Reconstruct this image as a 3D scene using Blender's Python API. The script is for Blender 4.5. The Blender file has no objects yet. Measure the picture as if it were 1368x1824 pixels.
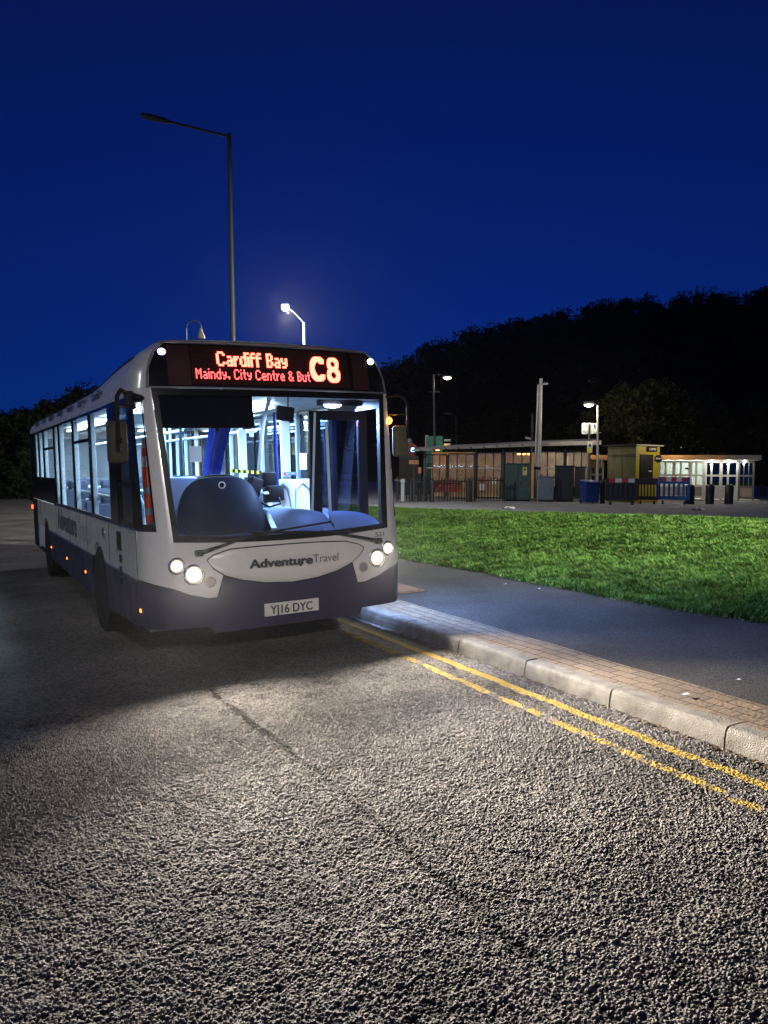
import bpy, bmesh, math, random
import numpy as np
from mathutils import Vector, Matrix, Euler
rnd = random.Random(7); nrs = np.random.RandomState(11)
sc = bpy.context.scene; COL = sc.collection
PI = math.pi; rad = math.radians

# ------------------------------------------------------------------ camera
# world: x across the bus (+x kerb side), y along the bus (away), z up from the road
CAMX = Vector((0.87008, -0.49245, -0.02120)); CAMY = Vector((0.05161, 0.04824, 0.99750)); CAMZ = Vector((-0.49020, -0.86900, 0.06739))
CAMLOC = Vector((-2.6508, -6.4292, 1.75)); FPX = 1387.0
cd = bpy.data.cameras.new('camera'); cam = bpy.data.objects.new('camera', cd); COL.objects.link(cam); sc.camera = cam
cd.sensor_fit = 'VERTICAL'; cd.sensor_height = 36; cd.lens = 36 * FPX / 1824; cd.clip_end = 3000; cd.clip_start = 0.05
m = Matrix.Identity(4)
for i, a in enumerate((CAMX, CAMY, CAMZ)):
    for k in range(3): m[k][i] = a[k]
m.translation = CAMLOC; cam.matrix_world = m

# ------------------------------------------------------------------ world / sky (dusk, sun gone)
w = bpy.data.worlds.new('World'); sc.world = w; w.use_nodes = True; nt = w.node_tree
sky = nt.nodes.new('ShaderNodeTexSky'); sky.sky_type = 'NISHITA'; sky.sun_disc = False
sky.sun_elevation = rad(2); sky.sun_rotation = rad(209); sky.ozone_density = 8; sky.dust_density = 0.3
gm = nt.nodes.new('ShaderNodeGamma'); gm.inputs[1].default_value = 1.8
tn = nt.nodes.new('ShaderNodeVectorMath'); tn.operation = 'MULTIPLY_ADD'; tn.inputs[1].default_value = (1, 2.2, 1.0); tn.inputs[2].default_value = (0.016, 0.022, 0.06)
tcw = nt.nodes.new('ShaderNodeTexCoord'); mpw = nt.nodes.new('ShaderNodeMapping'); mpw.inputs['Scale'].default_value = (1, 1, 0.8); mpw.inputs['Location'].default_value = (0, 0, 0.16)
nt.links.new(tcw.outputs['Generated'], mpw.inputs[0]); nt.links.new(mpw.outputs[0], sky.inputs[0])
nt.links.new(sky.outputs[0], gm.inputs[0]); nt.links.new(gm.outputs[0], tn.inputs[0]); nt.links.new(tn.outputs[0], nt.nodes['Background'].inputs[0])
nt.nodes['Background'].inputs[1].default_value = 0.092
sc.view_settings.view_transform = 'Standard'; sc.view_settings.look = 'None'; sc.view_settings.exposure = 0; sc.view_settings.gamma = 1
sc.cycles.max_bounces = 8; sc.cycles.transparent_max_bounces = 16; sc.cycles.sample_clamp_indirect = 4; sc.cycles.caustics_reflective = False

def lamp(name, kind, loc, energy, color, size=0.1, rot=(0, 0, 0), spot=None, blend=0.6, parent=None, sy=None):
    l = bpy.data.lights.new(name, kind); l.energy = energy; l.color = color
    if kind == 'AREA':
        l.size = size
        if sy: l.shape = 'RECTANGLE'; l.size_y = sy
    else: l.shadow_soft_size = size
    if spot: l.spot_size = rad(spot); l.spot_blend = blend
    o = bpy.data.objects.new(name, l); o.location = loc; o.rotation_euler = rot; COL.objects.link(o)
    if parent: o.parent = parent
    return o

def aimed(name, loc, target, watts, col, cone, blend, size=.12):
    d = Vector(target) - Vector(loc); q_ = d.to_track_quat('-Z', 'Y'); return lamp(name, 'SPOT', loc, watts, col, size, q_.to_euler(), cone, blend)
# ------------------------------------------------------------------ pixel helpers (photograph measurements -> world points)
def ray(px, py): return CAMX * (px - 684) + CAMY * (912 - py) - CAMZ * FPX
def on(px, py, axis, val):
    v = ray(px, py); return CAMLOC + v * ((val - CAMLOC[axis]) / v[axis])
def fr(px, py, y): return on(px, py, 1, y)
UP = Vector((0.0345, -0.0033, 0.9994)); LEAN = 0.0345
STH = CAMLOC.dot(UP) - 1.45                      # height of the station forecourt
def st(px, py, lift=0.0):
    v = ray(px, py); return CAMLOC + v * ((STH + lift - CAMLOC.dot(UP)) / v.dot(UP))
def stz(x, y): return (STH - UP.x * x - UP.y * y) / UP.z
def atd(px, py, d): return CAMLOC + ray(px, py) * (d / FPX)
def mpp(p): return -(p - CAMLOC).dot(CAMZ) / FPX  # metres per photograph pixel

# ------------------------------------------------------------------ materials
MATS = {}
def mat(name, col, rough=0.5, metal=0.0, spec=0.5, var=0.0, scale=8.0, bump=0.0, bscale=60.0, coat=0.0, sub=None):
    if name in MATS: return MATS[name]
    M = bpy.data.materials.new(name); M.use_nodes = True; n = M.node_tree; b = n.nodes['Principled BSDF']
    b.inputs['Base Color'].default_value = (*col, 1); b.inputs['Roughness'].default_value = rough; b.inputs['Metallic'].default_value = metal
    b.inputs['Specular IOR Level'].default_value = spec; b.inputs['Coat Weight'].default_value = coat; b.inputs['Coat Roughness'].default_value = 0.1
    if var or bump:
        tc = n.nodes.new('ShaderNodeTexCoord')
    if var:
        no = n.nodes.new('ShaderNodeTexNoise'); no.inputs['Scale'].default_value = scale; no.inputs['Detail'].default_value = 6; no.inputs['Roughness'].default_value = 0.65
        n.links.new(tc.outputs['Object'], no.inputs['Vector'])
        mr = n.nodes.new('ShaderNodeMapRange'); mr.inputs[1].default_value = 0.3; mr.inputs[2].default_value = 0.7; mr.inputs[3].default_value = 1 - var; mr.inputs[4].default_value = 1 + var * 0.6
        n.links.new(no.outputs['Fac'], mr.inputs[0])
        vm = n.nodes.new('ShaderNodeVectorMath'); vm.operation = 'SCALE'; vm.inputs[0].default_value = col
        n.links.new(mr.outputs[0], vm.inputs['Scale']); n.links.new(vm.outputs[0], b.inputs['Base Color'])
        rr = n.nodes.new('ShaderNodeMapRange'); rr.inputs[1].default_value = 0.3; rr.inputs[2].default_value = 0.7; rr.inputs[3].default_value = min(1, rough * 1.25); rr.inputs[4].default_value = rough * 0.8
        n.links.new(no.outputs['Fac'], rr.inputs[0]); n.links.new(rr.outputs[0], b.inputs['Roughness'])
    if bump:
        n2 = n.nodes.new('ShaderNodeTexNoise'); n2.inputs['Scale'].default_value = bscale; n2.inputs['Detail'].default_value = 4
        n.links.new(tc.outputs['Object'], n2.inputs['Vector'])
        bp = n.nodes.new('ShaderNodeBump'); bp.inputs['Strength'].default_value = bump; bp.inputs['Distance'].default_value = 0.02
        n.links.new(n2.outputs['Fac'], bp.inputs['Height']); n.links.new(bp.outputs[0], b.inputs['Normal'])
    MATS[name] = M; return M
def emi(name, col, strength):
    if name in MATS: return MATS[name]
    M = bpy.data.materials.new(name); M.use_nodes = True; n = M.node_tree; b = n.nodes['Principled BSDF']
    b.inputs['Base Color'].default_value = (0.1, 0.1, 0.1, 1); b.inputs['Emission Color'].default_value = (*col, 1); b.inputs['Emission Strength'].default_value = strength
    MATS[name] = M; return M
def glass(name, tint=(0.9, 0.95, 1.0), refl=0.06, rough=0.02, k=.8):
    if name in MATS: return MATS[name]
    M = bpy.data.materials.new(name); M.use_nodes = True; n = M.node_tree; n.nodes.remove(n.nodes['Principled BSDF'])
    t = n.nodes.new('ShaderNodeBsdfTransparent'); t.inputs[0].default_value = (*tint, 1)
    g = n.nodes.new('ShaderNodeBsdfGlossy'); g.inputs['Roughness'].default_value = rough
    lw = n.nodes.new('ShaderNodeFresnel'); lw.inputs[0].default_value = 1.45
    ml = n.nodes.new('ShaderNodeMath'); ml.operation = 'MULTIPLY_ADD'; ml.inputs[1].default_value = k; ml.inputs[2].default_value = refl * 0.3
    mx = n.nodes.new('ShaderNodeMixShader'); n.links.new(lw.outputs[0], ml.inputs[0]); n.links.new(ml.outputs[0], mx.inputs[0])
    n.links.new(t.outputs[0], mx.inputs[1]); n.links.new(g.outputs[0], mx.inputs[2]); n.links.new(mx.outputs[0], n.nodes['Material Output'].inputs[0])
    MATS[name] = M; return M

WHITE = mat('white_paint', (0.62, 0.60, 0.58), 0.28, var=0.10, scale=3, coat=0.3)
BEIGE = mat('moulding_paint', (0.66, 0.63, 0.58), 0.3, var=0.08, scale=5, coat=0.2)
NAVY = mat('navy_paint', (0.016, 0.015, 0.058), 0.45, spec=.3, var=0.2, scale=4)
BLACK = mat('black_plastic', (0.010, 0.010, 0.011), 0.55, spec=.2, var=0.3, scale=20)
BGLOSS = mat('black_gloss', (0.006, 0.006, 0.007), 0.16, spec=.22)
CHROME = mat('bright_trim', (0.75, 0.75, 0.78), 0.18, metal=1.0)
STEEL = mat('galvanised_steel', (0.42, 0.44, 0.46), 0.45, metal=0.7, var=0.2, scale=12)
RUBBER = mat('tyre_rubber', (0.015, 0.015, 0.016), 0.8, var=0.3, scale=30)
RIM = mat('wheel_rim', (0.30, 0.30, 0.31), 0.4, metal=0.8, var=0.2)
GLASS = glass('bus_glass', (0.93, 0.97, 1.0), k=.35)
TINT = glass('tinted_glass', (0.30, 0.33, 0.36), 0.1)
PLAINGL = glass('clear_glass', (0.9, 0.93, 0.93))
DASH = mat('dash_moulding', (0.007, 0.012, 0.027), 0.6, spec=.08, var=0.08, scale=6, bump=0.05, bscale=300)
DASHL = mat('dash_shelf', (0.16, 0.25, 0.46), 0.5, var=0.08, scale=6)
INT = mat('interior_panel', (0.62, 0.68, 0.72), 0.45, var=0.08, scale=4)
POLE = mat('handrail', (0.60, 0.68, 0.74), 0.3)
SEATC = mat('seat_moquette', (0.045, 0.06, 0.11), 0.85, var=0.4, scale=90)
SEATB = mat('seat_shell', (0.22, 0.24, 0.27), 0.5, var=0.1)
BLUEP = mat('blue_panel', (0.03, 0.06, 0.32), 0.3, var=0.1)
PAPER = mat('paper', (0.80, 0.79, 0.74), 0.8)

# ------------------------------------------------------------------ mesh builder
class MB:
    def __init__(s): s.v = []; s.f = []
    def add(s, vs, fs):
        o = len(s.v); s.v += [tuple(p) for p in vs]; s.f += [tuple(i + o for i in f) for f in fs]; return s
    def box(s, c, size, rot=None, taper=1.0):
        x, y, z = (q / 2 for q in size); P = []
        for sz in (-1, 1):
            k = taper if sz > 0 else 1
            for sx, sy in ((-1, -1), (1, -1), (1, 1), (-1, 1)): P.append(Vector((sx * x * k, sy * y * k, sz * z)))
        if rot is not None:
            R = Euler(rot).to_matrix() if not isinstance(rot, Matrix) else rot; P = [R @ p for p in P]
        c = Vector(c); return s.add([p + c for p in P], [(3, 2, 1, 0), (4, 5, 6, 7), (0, 1, 5, 4), (1, 2, 6, 5), (2, 3, 7, 6), (3, 0, 4, 7)])
    def rbox(s, c, size, r=0.02, rot=None):
        bm = bmesh.new(); bmesh.ops.create_cube(bm, size=1)
        bmesh.ops.scale(bm, vec=size, verts=bm.verts); bmesh.ops.bevel(bm, geom=bm.edges[:], offset=min(r, min(size) * 0.45), segments=3, affect='EDGES', profile=0.5)
        R = Euler(rot).to_matrix() if rot is not None and not isinstance(rot, Matrix) else (rot or Matrix.Identity(3)); c = Vector(c)
        bm.verts.index_update(); s.add([R @ v.co + c for v in bm.verts], [tuple(v.index for v in f.verts) for f in bm.faces]); bm.free(); return s
    def tube(s, pts, r, n=10, cap=True):
        pts = [Vector(p) for p in pts]; N = len(pts); rs = r if isinstance(r, (list, tuple)) else [r] * N; o = len(s.v); prev = None
        for i, p in enumerate(pts):
            d = (pts[min(i + 1, N - 1)] - pts[max(i - 1, 0)]).normalized()
            if prev is None: a = d.orthogonal().normalized()
            else:
                a = prev - d * prev.dot(d); a = a.normalized() if a.length > 1e-6 else d.orthogonal().normalized()
            prev = a; b = d.cross(a)
            for k in range(n): t = 2 * PI * k / n; s.v.append(tuple(p + (a * math.cos(t) + b * math.sin(t)) * rs[i]))
        for i in range(N - 1):
            for k in range(n): s.f.append((o + i * n + k, o + i * n + (k + 1) % n, o + (i + 1) * n + (k + 1) % n, o + (i + 1) * n + k))
        if cap: s.f.append(tuple(o + k for k in range(n))[::-1]); s.f.append(tuple(o + (N - 1) * n + k for k in range(n)))
        return s
    def lathe(s, prof, c=(0, 0, 0), axis='Z', n=24, sc=(1, 1)):
        o = len(s.v); c = Vector(c)
        for r, h in prof:
            for k in range(n):
                t = 2 * PI * k / n; a, b = r * math.cos(t) * sc[0], r * math.sin(t) * sc[1]
                p = {'Z': (a, b, h), 'X': (h, a, b), 'Y': (a, h, b)}[axis]; s.v.append(tuple(c + Vector(p)))
        for i in range(len(prof) - 1):
            for k in range(n): s.f.append((o + i * n + k, o + i * n + (k + 1) % n, o + (i + 1) * n + (k + 1) % n, o + (i + 1) * n + k))
        if prof[0][0] > 1e-5: s.f.append(tuple(o + k for k in range(n)))
        if prof[-1][0] > 1e-5: s.f.append(tuple(o + (len(prof) - 1) * n + k for k in range(n)))
        return s
    def grid(s, fn, nu, nv, u0=0., u1=1., v0=0., v1=1.):
        o = len(s.v)
        for j in range(nv + 1):
            for i in range(nu + 1): s.v.append(tuple(fn(u0 + (u1 - u0) * i / nu, v0 + (v1 - v0) * j / nv)))
        for j in range(nv):
            for i in range(nu): a = o + j * (nu + 1) + i; s.f.append((a, a + 1, a + nu + 2, a + nu + 1))
        return s
    def prism(s, poly, fn0, fn1):
        n = len(poly); o = len(s.v); s.v += [tuple(fn0(*p)) for p in poly] + [tuple(fn1(*p)) for p in poly]
        s.f.append(tuple(o + i for i in range(n))); s.f.append(tuple(o + n + i for i in range(n))[::-1])
        for i in range(n): s.f.append((o + i, o + n + i, o + n + (i + 1) % n, o + (i + 1) % n))
        return s
    def build(s, name, M, parent=None, smooth=False, angle=40):
        me = bpy.data.meshes.new(name); me.from_pydata(s.v, [], s.f)
        bm = bmesh.new(); bm.from_mesh(me); bmesh.ops.recalc_face_normals(bm, faces=bm.faces[:]); bm.to_mesh(me); bm.free()
        o = bpy.data.objects.new(name, me); COL.objects.link(o)
        if M: me.materials.append(M)
        if smooth:
            for p in me.polygons: p.use_smooth = True
            try: me.set_sharp_from_angle(angle=rad(angle))
            except Exception: pass
        if parent: o.parent = parent
        return o
def numesh(name, V, F, M, parent=None):
    """fast mesh from numpy arrays (V: n,3  F: m,k)"""
    me = bpy.data.meshes.new(name); k = F.shape[1]
    me.vertices.add(len(V)); me.vertices.foreach_set('co', np.ascontiguousarray(V, dtype=np.float32).ravel())
    me.loops.add(F.size); me.loops.foreach_set('vertex_index', np.ascontiguousarray(F, dtype=np.int32).ravel())
    me.polygons.add(len(F)); me.polygons.foreach_set('loop_start', np.arange(0, F.size, k, dtype=np.int32))
    me.update(calc_edges=True); me.materials.append(M)
    o = bpy.data.objects.new(name, me); COL.objects.link(o)
    if parent: o.parent = parent
    return o
def tag(o, label=None, cat=None, group=None, kind=None):
    if label: o['label'] = label
    if cat: o['category'] = cat
    if group: o['group'] = group
    if kind: o['kind'] = kind
    return o
def thing(name, label, cat, loc=(0, 0, 0), rot=(0, 0, 0), group=None):
    o = bpy.data.objects.new(name, None); COL.objects.link(o); o.location = loc; o.rotation_euler = rot; o.empty_display_size = 0.2
    return tag(o, label, cat, group)
def copy_tree(o, parent=None):
    c = o.copy(); COL.objects.link(c)
    if parent: c.parent = parent
    for ch in [x for x in bpy.data.objects if x.parent == o]: copy_tree(ch, c)
    return c
def text(name, body, size, M, parent, mtx, offset=0.0, extrude=0.002, width=None, align='LEFT', bold=0.0):
    cu = bpy.data.curves.new(name, 'FONT'); cu.body = body; cu.size = size; cu.offset = offset; cu.extrude = extrude; cu.align_x = align
    to = bpy.data.objects.new(name + '_src', cu); COL.objects.link(to)
    me = bpy.data.meshes.new_from_object(to.evaluated_get(bpy.context.evaluated_depsgraph_get()))
    bpy.data.objects.remove(to); me.materials.clear(); me.materials.append(M)
    xs = [v.co.x for v in me.vertices]
    if bold:
        bm = bmesh.new()
        for i in range(9):
            m2 = me.copy(); a = i * PI / 4; m2.transform(Matrix.Translation((0, 0, 0) if i == 8 else (math.cos(a) * bold, math.sin(a) * bold * .6, i * 0.00012))); bm.from_mesh(m2); bpy.data.meshes.remove(m2)
        bm.to_mesh(me); bm.free()
    if width and xs: k = width / (max(xs) - min(xs)); me.transform(Matrix.Diagonal((k, 1, 1, 1)))
    me.transform(mtx); o = bpy.data.objects.new(name, me); COL.objects.link(o); me.name = name
    if parent: o.parent = parent
    return o
def face_front(p): return Matrix.Translation(p) @ Matrix.Rotation(PI / 2, 4, 'X')      # reads along +x, faces -y
def face_off(p): return Matrix.Translation(p) @ Matrix(((0, 0, -1, 0), (-1, 0, 0, 0), (0, 1, 0, 0), (0, 0, 0, 1)))   # reads along -y, faces -x

# =================================================================== GROUND
def road_mat(name, paint=None, fine=False):
    M = bpy.data.materials.new(name); M.use_nodes = True; n = M.node_tree; b = n.nodes['Principled BSDF']; L = n.links
    tc = n.nodes.new('ShaderNodeTexCoord')
    vo = n.nodes.new('ShaderNodeTexVoronoi'); vo.inputs['Scale'].default_value = 120 if fine else 64; L.new(tc.outputs['Object'], vo.inputs['Vector'])
    no = n.nodes.new('ShaderNodeTexNoise'); no.inputs['Scale'].default_value = 0.9; no.inputs['Detail'].default_value = 7; L.new(tc.outputs['Object'], no.inputs['Vector'])
    cr = n.nodes.new('ShaderNodeValToRGB'); sep = n.nodes.new('ShaderNodeSeparateColor'); L.new(vo.outputs['Color'], sep.inputs[0]); L.new(sep.outputs[0], cr.inputs[0])
    e = cr.color_ramp.elements
    if fine: e[0].color = (0.016, 0.016, 0.017, 1); e[1].color = (0.075, 0.072, 0.07, 1)
    else:
        e[0].color = (0.10, 0.095, 0.09, 1); e[1].color = (0.30, 0.26, 0.215, 1); q = e.new(0.85); q.color = (0.26, 0.24, 0.22, 1); q = e.new(0.4); q.color = (0.17, 0.16, 0.15, 1)
    mr = n.nodes.new('ShaderNodeMapRange'); mr.inputs[1].default_value = 0.35; mr.inputs[2].default_value = 0.68; mr.inputs[3].default_value = 0.6; mr.inputs[4].default_value = 1.12; L.new(no.outputs['Fac'], mr.inputs[0])
    sp = n.nodes.new('ShaderNodeVectorMath'); sp.operation = 'SCALE'; L.new(cr.outputs[0], sp.inputs[0]); L.new(mr.outputs[0], sp.inputs['Scale'])
    out = sp.outputs[0]
    geo = n.nodes.new('ShaderNodeNewGeometry'); sx = n.nodes.new('ShaderNodeSeparateXYZ'); L.new(geo.outputs['Position'], sx.inputs[0])
    if not fine and name != 'road_far' and 'flat' not in name:   # bitumen shows dark in the hollows between the chippings
        hz = n.nodes.new('ShaderNodeMapRange'); hz.inputs[1].default_value = -0.0034; hz.inputs[2].default_value = 0.0012; hz.inputs[3].default_value = 0.05; hz.inputs[4].default_value = 1.0; L.new(sx.outputs[2], hz.inputs[0])
        s2 = n.nodes.new('ShaderNodeVectorMath'); s2.operation = 'SCALE'; L.new(out, s2.inputs[0]); L.new(hz.outputs[0], s2.inputs['Scale']); out = s2.outputs[0]
    if paint:
        n3 = n.nodes.new('ShaderNodeTexNoise'); n3.inputs['Scale'].default_value = 5.0; n3.inputs['Detail'].default_value = 8; n3.inputs['Roughness'].default_value = 0.7; L.new(tc.outputs['Object'], n3.inputs['Vector'])
        st_ = n.nodes.new('ShaderNodeMapRange'); st_.inputs[1].default_value = paint[1]; st_.inputs[2].default_value = paint[1] + 0.06; L.new(n3.outputs['Fac'], st_.inputs[0])
        mx = n.nodes.new('ShaderNodeMix'); mx.data_type = 'RGBA'; L.new(st_.outputs[0], mx.inputs[0]); L.new(out, mx.inputs[6]); mx.inputs[7].default_value = (*paint[0], 1); out = mx.outputs[2]
    L.new(out, b.inputs['Base Color']); b.inputs['Roughness'].default_value = 0.85; b.inputs['Specular IOR Level'].default_value = 0.2
    bp = n.nodes.new('ShaderNodeBump'); bp.inputs['Strength'].default_value = 0.8 if fine else (0.9 if name == 'road_far' else 0.2); bp.inputs['Distance'].default_value = 0.006
    n4 = n.nodes.new('ShaderNodeTexNoise'); n4.inputs['Scale'].default_value = 220; n4.inputs['Detail'].default_value = 3; L.new(tc.outputs['Object'], n4.inputs['Vector'])
    if fine or name == 'road_far':
        ad = n.nodes.new('ShaderNodeMath'); ad.operation = 'SUBTRACT'; L.new(n4.outputs['Fac'], ad.inputs[0]); L.new(vo.outputs['Distance'], ad.inputs[1]); L.new(ad.outputs[0], bp.inputs['Height'])
    else: L.new(n4.outputs['Fac'], bp.inputs['Height'])
    L.new(bp.outputs[0], b.inputs['Normal']); MATS[name] = M; return M
ROADM = road_mat('road_chip'); ROADF = road_mat('road_far'); PAVEM = road_mat('pavement_asphalt', fine=True)
YEL = ((0.40, 0.28, 0.06))
LINE_AF = road_mat('line_flat', (YEL, 0.36)); LINE_BF = road_mat('line_flat_worn', (YEL, 0.445)); LINE_A = road_mat('line_paint', (YEL, 0.36)); LINE_B = road_mat('line_paint_worn', (YEL, 0.445))

# surface-dressed chippings right in front of the camera: real relief
CS = 0.0130; gx, gy = 1000, 1000; rst = nrs.uniform(.36, .62, (1000, 1000))
jit = nrs.rand(gx, gy, 2); hgt = nrs.rand(gx, gy)
big = nrs.rand(60, 60)
def lownoise(x, y, s, g):
    u = (x + 30) / s; v = (y + 30) / s; i = np.floor(u).astype(int); j = np.floor(v).astype(int); fu = u - i; fv = v - j
    fu = fu * fu * (3 - 2 * fu); fv = fv * fv * (3 - 2 * fv); A = lambda a, b: g[a % 60, b % 60]
    return A(i, j) * (1 - fu) * (1 - fv) + A(i + 1, j) * fu * (1 - fv) + A(i, j + 1) * (1 - fu) * fv + A(i + 1, j + 1) * fu * fv
def chips(x, y):
    u = (x + 7) / CS; v = (y + 7.5) / CS; i0 = np.floor(u).astype(int); j0 = np.floor(v).astype(int)
    f1 = np.full(x.shape, 9.0); f2 = np.full(x.shape, 9.0); hc = np.zeros(x.shape)
    for di in (-1, 0, 1):
        for dj in (-1, 0, 1):
            i = (i0 + di) % gx; j = (j0 + dj) % gy
            dx = u - (i0 + di + 0.04 + .92 * jit[i, j, 0]); dy = v - (j0 + dj + 0.04 + .92 * jit[i, j, 1]); d_ = np.sqrt(dx * dx + dy * dy)
            h_ = hgt[i, j] ** 1.2 * .58 + (jit[j, i, 0] - .5) * .55 * dx + (jit[j, i, 1] - .5) * .55 * dy
            new = d_ < f1; f2 = np.where(new, f1, np.minimum(f2, d_)); hc = np.where(new, h_, hc); f1 = np.where(new, d_, f1)
    e = np.clip((f2 - f1) * 2.7, 0, 1); e = e * (2 - e)
    patch = lownoise(x, y, 0.22, big) * 0.5 + lownoise(x, y, 0.07, big) * 0.5
    z = (-0.30 + (0.30 + hc) * e) * 0.0130 * 0.95 + (patch - 0.5) * 0.008
    d = np.abs(x - (-0.92 + 0.018 * np.sin(y * 1.9) + 0.008 * np.sin(y * 9)))       # seam along the lane
    return z - 0.008 * np.exp(-(d / 0.024) ** 2) * (0.75 + 0.25 * np.sin(y * 3.1 + np.sin(y * 11)))
SP = 0.0035
xs = np.arange(-5.2, 1.284, SP); ys = np.arange(-5.8, -0.55, SP)
X, Y = np.meshgrid(xs, ys); cx, cy = X - CAMLOC.x, Y - CAMLOC.y
dep = -(cx * CAMZ.x + cy * CAMZ.y - CAMLOC.z * CAMZ.z); pxx = (cx * CAMX.x + cy * CAMX.y - CAMLOC.z * CAMX.z) / dep * FPX; pyy = -(cx * CAMY.x + cy * CAMY.y - CAMLOC.z * CAMY.z) / dep * FPX
keep = (dep > 0.5) & (np.abs(pxx) < 1000) & (pyy < 1080)
Z = chips(X, Y)
vid = np.full(X.shape, -1); vid[keep] = np.arange(keep.sum())
V = np.stack([X[keep], Y[keep], Z[keep]], 1)
q = np.stack([vid[:-1, :-1], vid[:-1, 1:], vid[1:, 1:], vid[1:, :-1]], -1).reshape(-1, 4)
fx = (X[:-1, :-1] + SP / 2).ravel(); fy = (Y[:-1, :-1] + SP / 2).ravel()
ok = (q >= 0).all(1); q, fx, fy = q[ok], fx[ok], fy[ok]
ca, cb = 1.062 + 0.0125 * fy, 0.838 + 0.0215 * fy; wob = 0.006 * np.sin(fy * 9) + 0.004 * np.sin(fy * 31)
la = np.abs(fx - ca + wob) < 0.040; lb = np.abs(fx - cb + wob) < 0.037
def sub(name, sel, M, lift=0.0):
    f = q[sel]; u, inv = np.unique(f, return_inverse=True); vv = V[u].copy()
    if lift: vv[:, 2] = np.maximum(vv[:, 2] * 0.55, -0.003) + lift
    o = numesh(name, vv, inv.reshape(-1, 4), M); o.data.polygons.foreach_set('use_smooth', np.ones(len(f), dtype=bool)); return tag(o, kind='structure')
sub('road_surface', ~(la | lb), ROADM); sub('yellow_line', la, LINE_A, 0.0015); sub('yellow_line', lb, LINE_B, 0.001)
tag(MB().add([(-60, -40, -0.0085), (1.32, -40, -0.0085), (1.32, 60, -0.0085), (-60, 60, -0.0085)], [(0, 1, 2, 3)]).build('road', ROADF), kind='structure')
for c0, M in ((1.062, LINE_AF), (0.838, LINE_BF)):
    b = MB(); b.grid(lambda u, v: (c0 + (0.0125 if M is LINE_AF else 0.0215) * min(-0.55 + v * 26, 0.5) + (u - 0.5) * 0.077, -0.55 + v * 26, -0.0045), 1, 60); tag(b.build('yellow_line', M), kind='structure')

# kerb: chamfered concrete lengths with open joints
KERB = mat('kerb_concrete', (0.165, 0.15, 0.125), 0.85, var=0.4, scale=7, bump=0.55, bscale=120)
prof = [(1.284, -0.05), (1.298, 0.06), (1.307, 0.100), (1.314, 0.114), (1.326, 0.1245), (1.345, 0.128), (1.432, 0.128), (1.432, -0.05)]
b = MB(); y0 = -7.14
while y0 < 26:
    y1 = y0 + 0.909; o = len(b.v); rows = [y0, y0 + 0.004, y0 + 0.2, y0 + 0.45, y0 + 0.7, y1 - 0.004, y1]; jx = rnd.uniform(-0.003, 0.003); jz = rnd.uniform(-0.003, 0.003)
    for k, yy in enumerate(rows):
        e = 0.004 if k in (0, len(rows) - 1) else 0
        for (px, pz) in prof: b.v.append((px + jx + (e if px < 1.4 else 0), yy, pz + jz - (e if pz > 0.1 else 0)))
    n = len(prof)
    for k in range(len(rows) - 1):
        for i in range(n - 1): b.f.append((o + k * n + i, o + k * n + i + 1, o + (k + 1) * n + i + 1, o + (k + 1) * n + i))
    b.f.append(tuple(o + i for i in range(n))); b.f.append(tuple(o + (len(rows) - 1) * n + i for i in range(n))[::-1])
    y0 += 0.915
tag(b.build('kerb', KERB), kind='structure')

# block strip and asphalt footway
def block_mat():
    M = bpy.data.materials.new('paving_blocks'); M.use_nodes = True; n = M.node_tree; b = n.nodes['Principled BSDF']; L = n.links
    tc = n.nodes.new('ShaderNodeTexCoord'); mp = n.nodes.new('ShaderNodeMapping'); mp.inputs['Rotation'].default_value = (0, 0, PI / 2); L.new(tc.outputs['Object'], mp.inputs[0])
    br = n.nodes.new('ShaderNodeTexBrick'); br.inputs['Scale'].default_value = 1.0; br.inputs['Brick Width'].default_value = 0.205; br.inputs['Row Height'].default_value = 0.1075; br.inputs['Mortar Size'].default_value = 0.006; br.inputs['Mortar Smooth'].default_value = 0.3
    br.inputs['Color1'].default_value = (0.21, 0.145, 0.088, 1); br.inputs['Color2'].default_value = (0.14, 0.10, 0.064, 1); br.inputs['Mortar'].default_value = (0.015, 0.013, 0.01, 1); br.offset = 0.5; L.new(mp.outputs[0], br.inputs['Vector'])
    no = n.nodes.new('ShaderNodeTexNoise'); no.inputs['Scale'].default_value = 40; no.inputs['Detail'].default_value = 6; L.new(tc.outputs['Object'], no.inputs['Vector'])
    mr = n.nodes.new('ShaderNodeMapRange'); mr.inputs[1].default_value = 0.3; mr.inputs[2].default_value = 0.7; mr.inputs[3].default_value = 0.65; mr.inputs[4].default_value = 1.15; L.new(no.outputs['Fac'], mr.inputs[0])
    s = n.nodes.new('ShaderNodeVectorMath'); s.operation = 'SCALE'; L.new(br.outputs['Color'], s.inputs[0]); L.new(mr.outputs[0], s.inputs['Scale']); L.new(s.outputs[0], b.inputs['Base Color']); b.inputs['Roughness'].default_value = 0.85
    ma = n.nodes.new('ShaderNodeMath'); ma.operation = 'MULTIPLY_ADD'; ma.inputs[1].default_value = -1.2; L.new(br.outputs['Fac'], ma.inputs[0]); L.new(no.outputs['Fac'], ma.inputs[2])
    bp = n.nodes.new('ShaderNodeBump'); bp.inputs['Strength'].default_value = 0.8; bp.inputs['Distance'].default_value = 0.008; L.new(ma.outputs[0], bp.inputs['Height']); L.new(bp.outputs[0], b.inputs['Normal']); return M
BLOCKS = block_mat()
def pz(x, y): return 0.124 + 0.012 * (x - 1.43) / 2.4
b = MB().grid(lambda u, v: (1.432 + u * 0.43, -7 + v * 33, 0.1245 + 0.003 * math.sin(v * 160) * u), 4, 200); tag(b.build('block_paving', BLOCKS), kind='structure')
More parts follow.
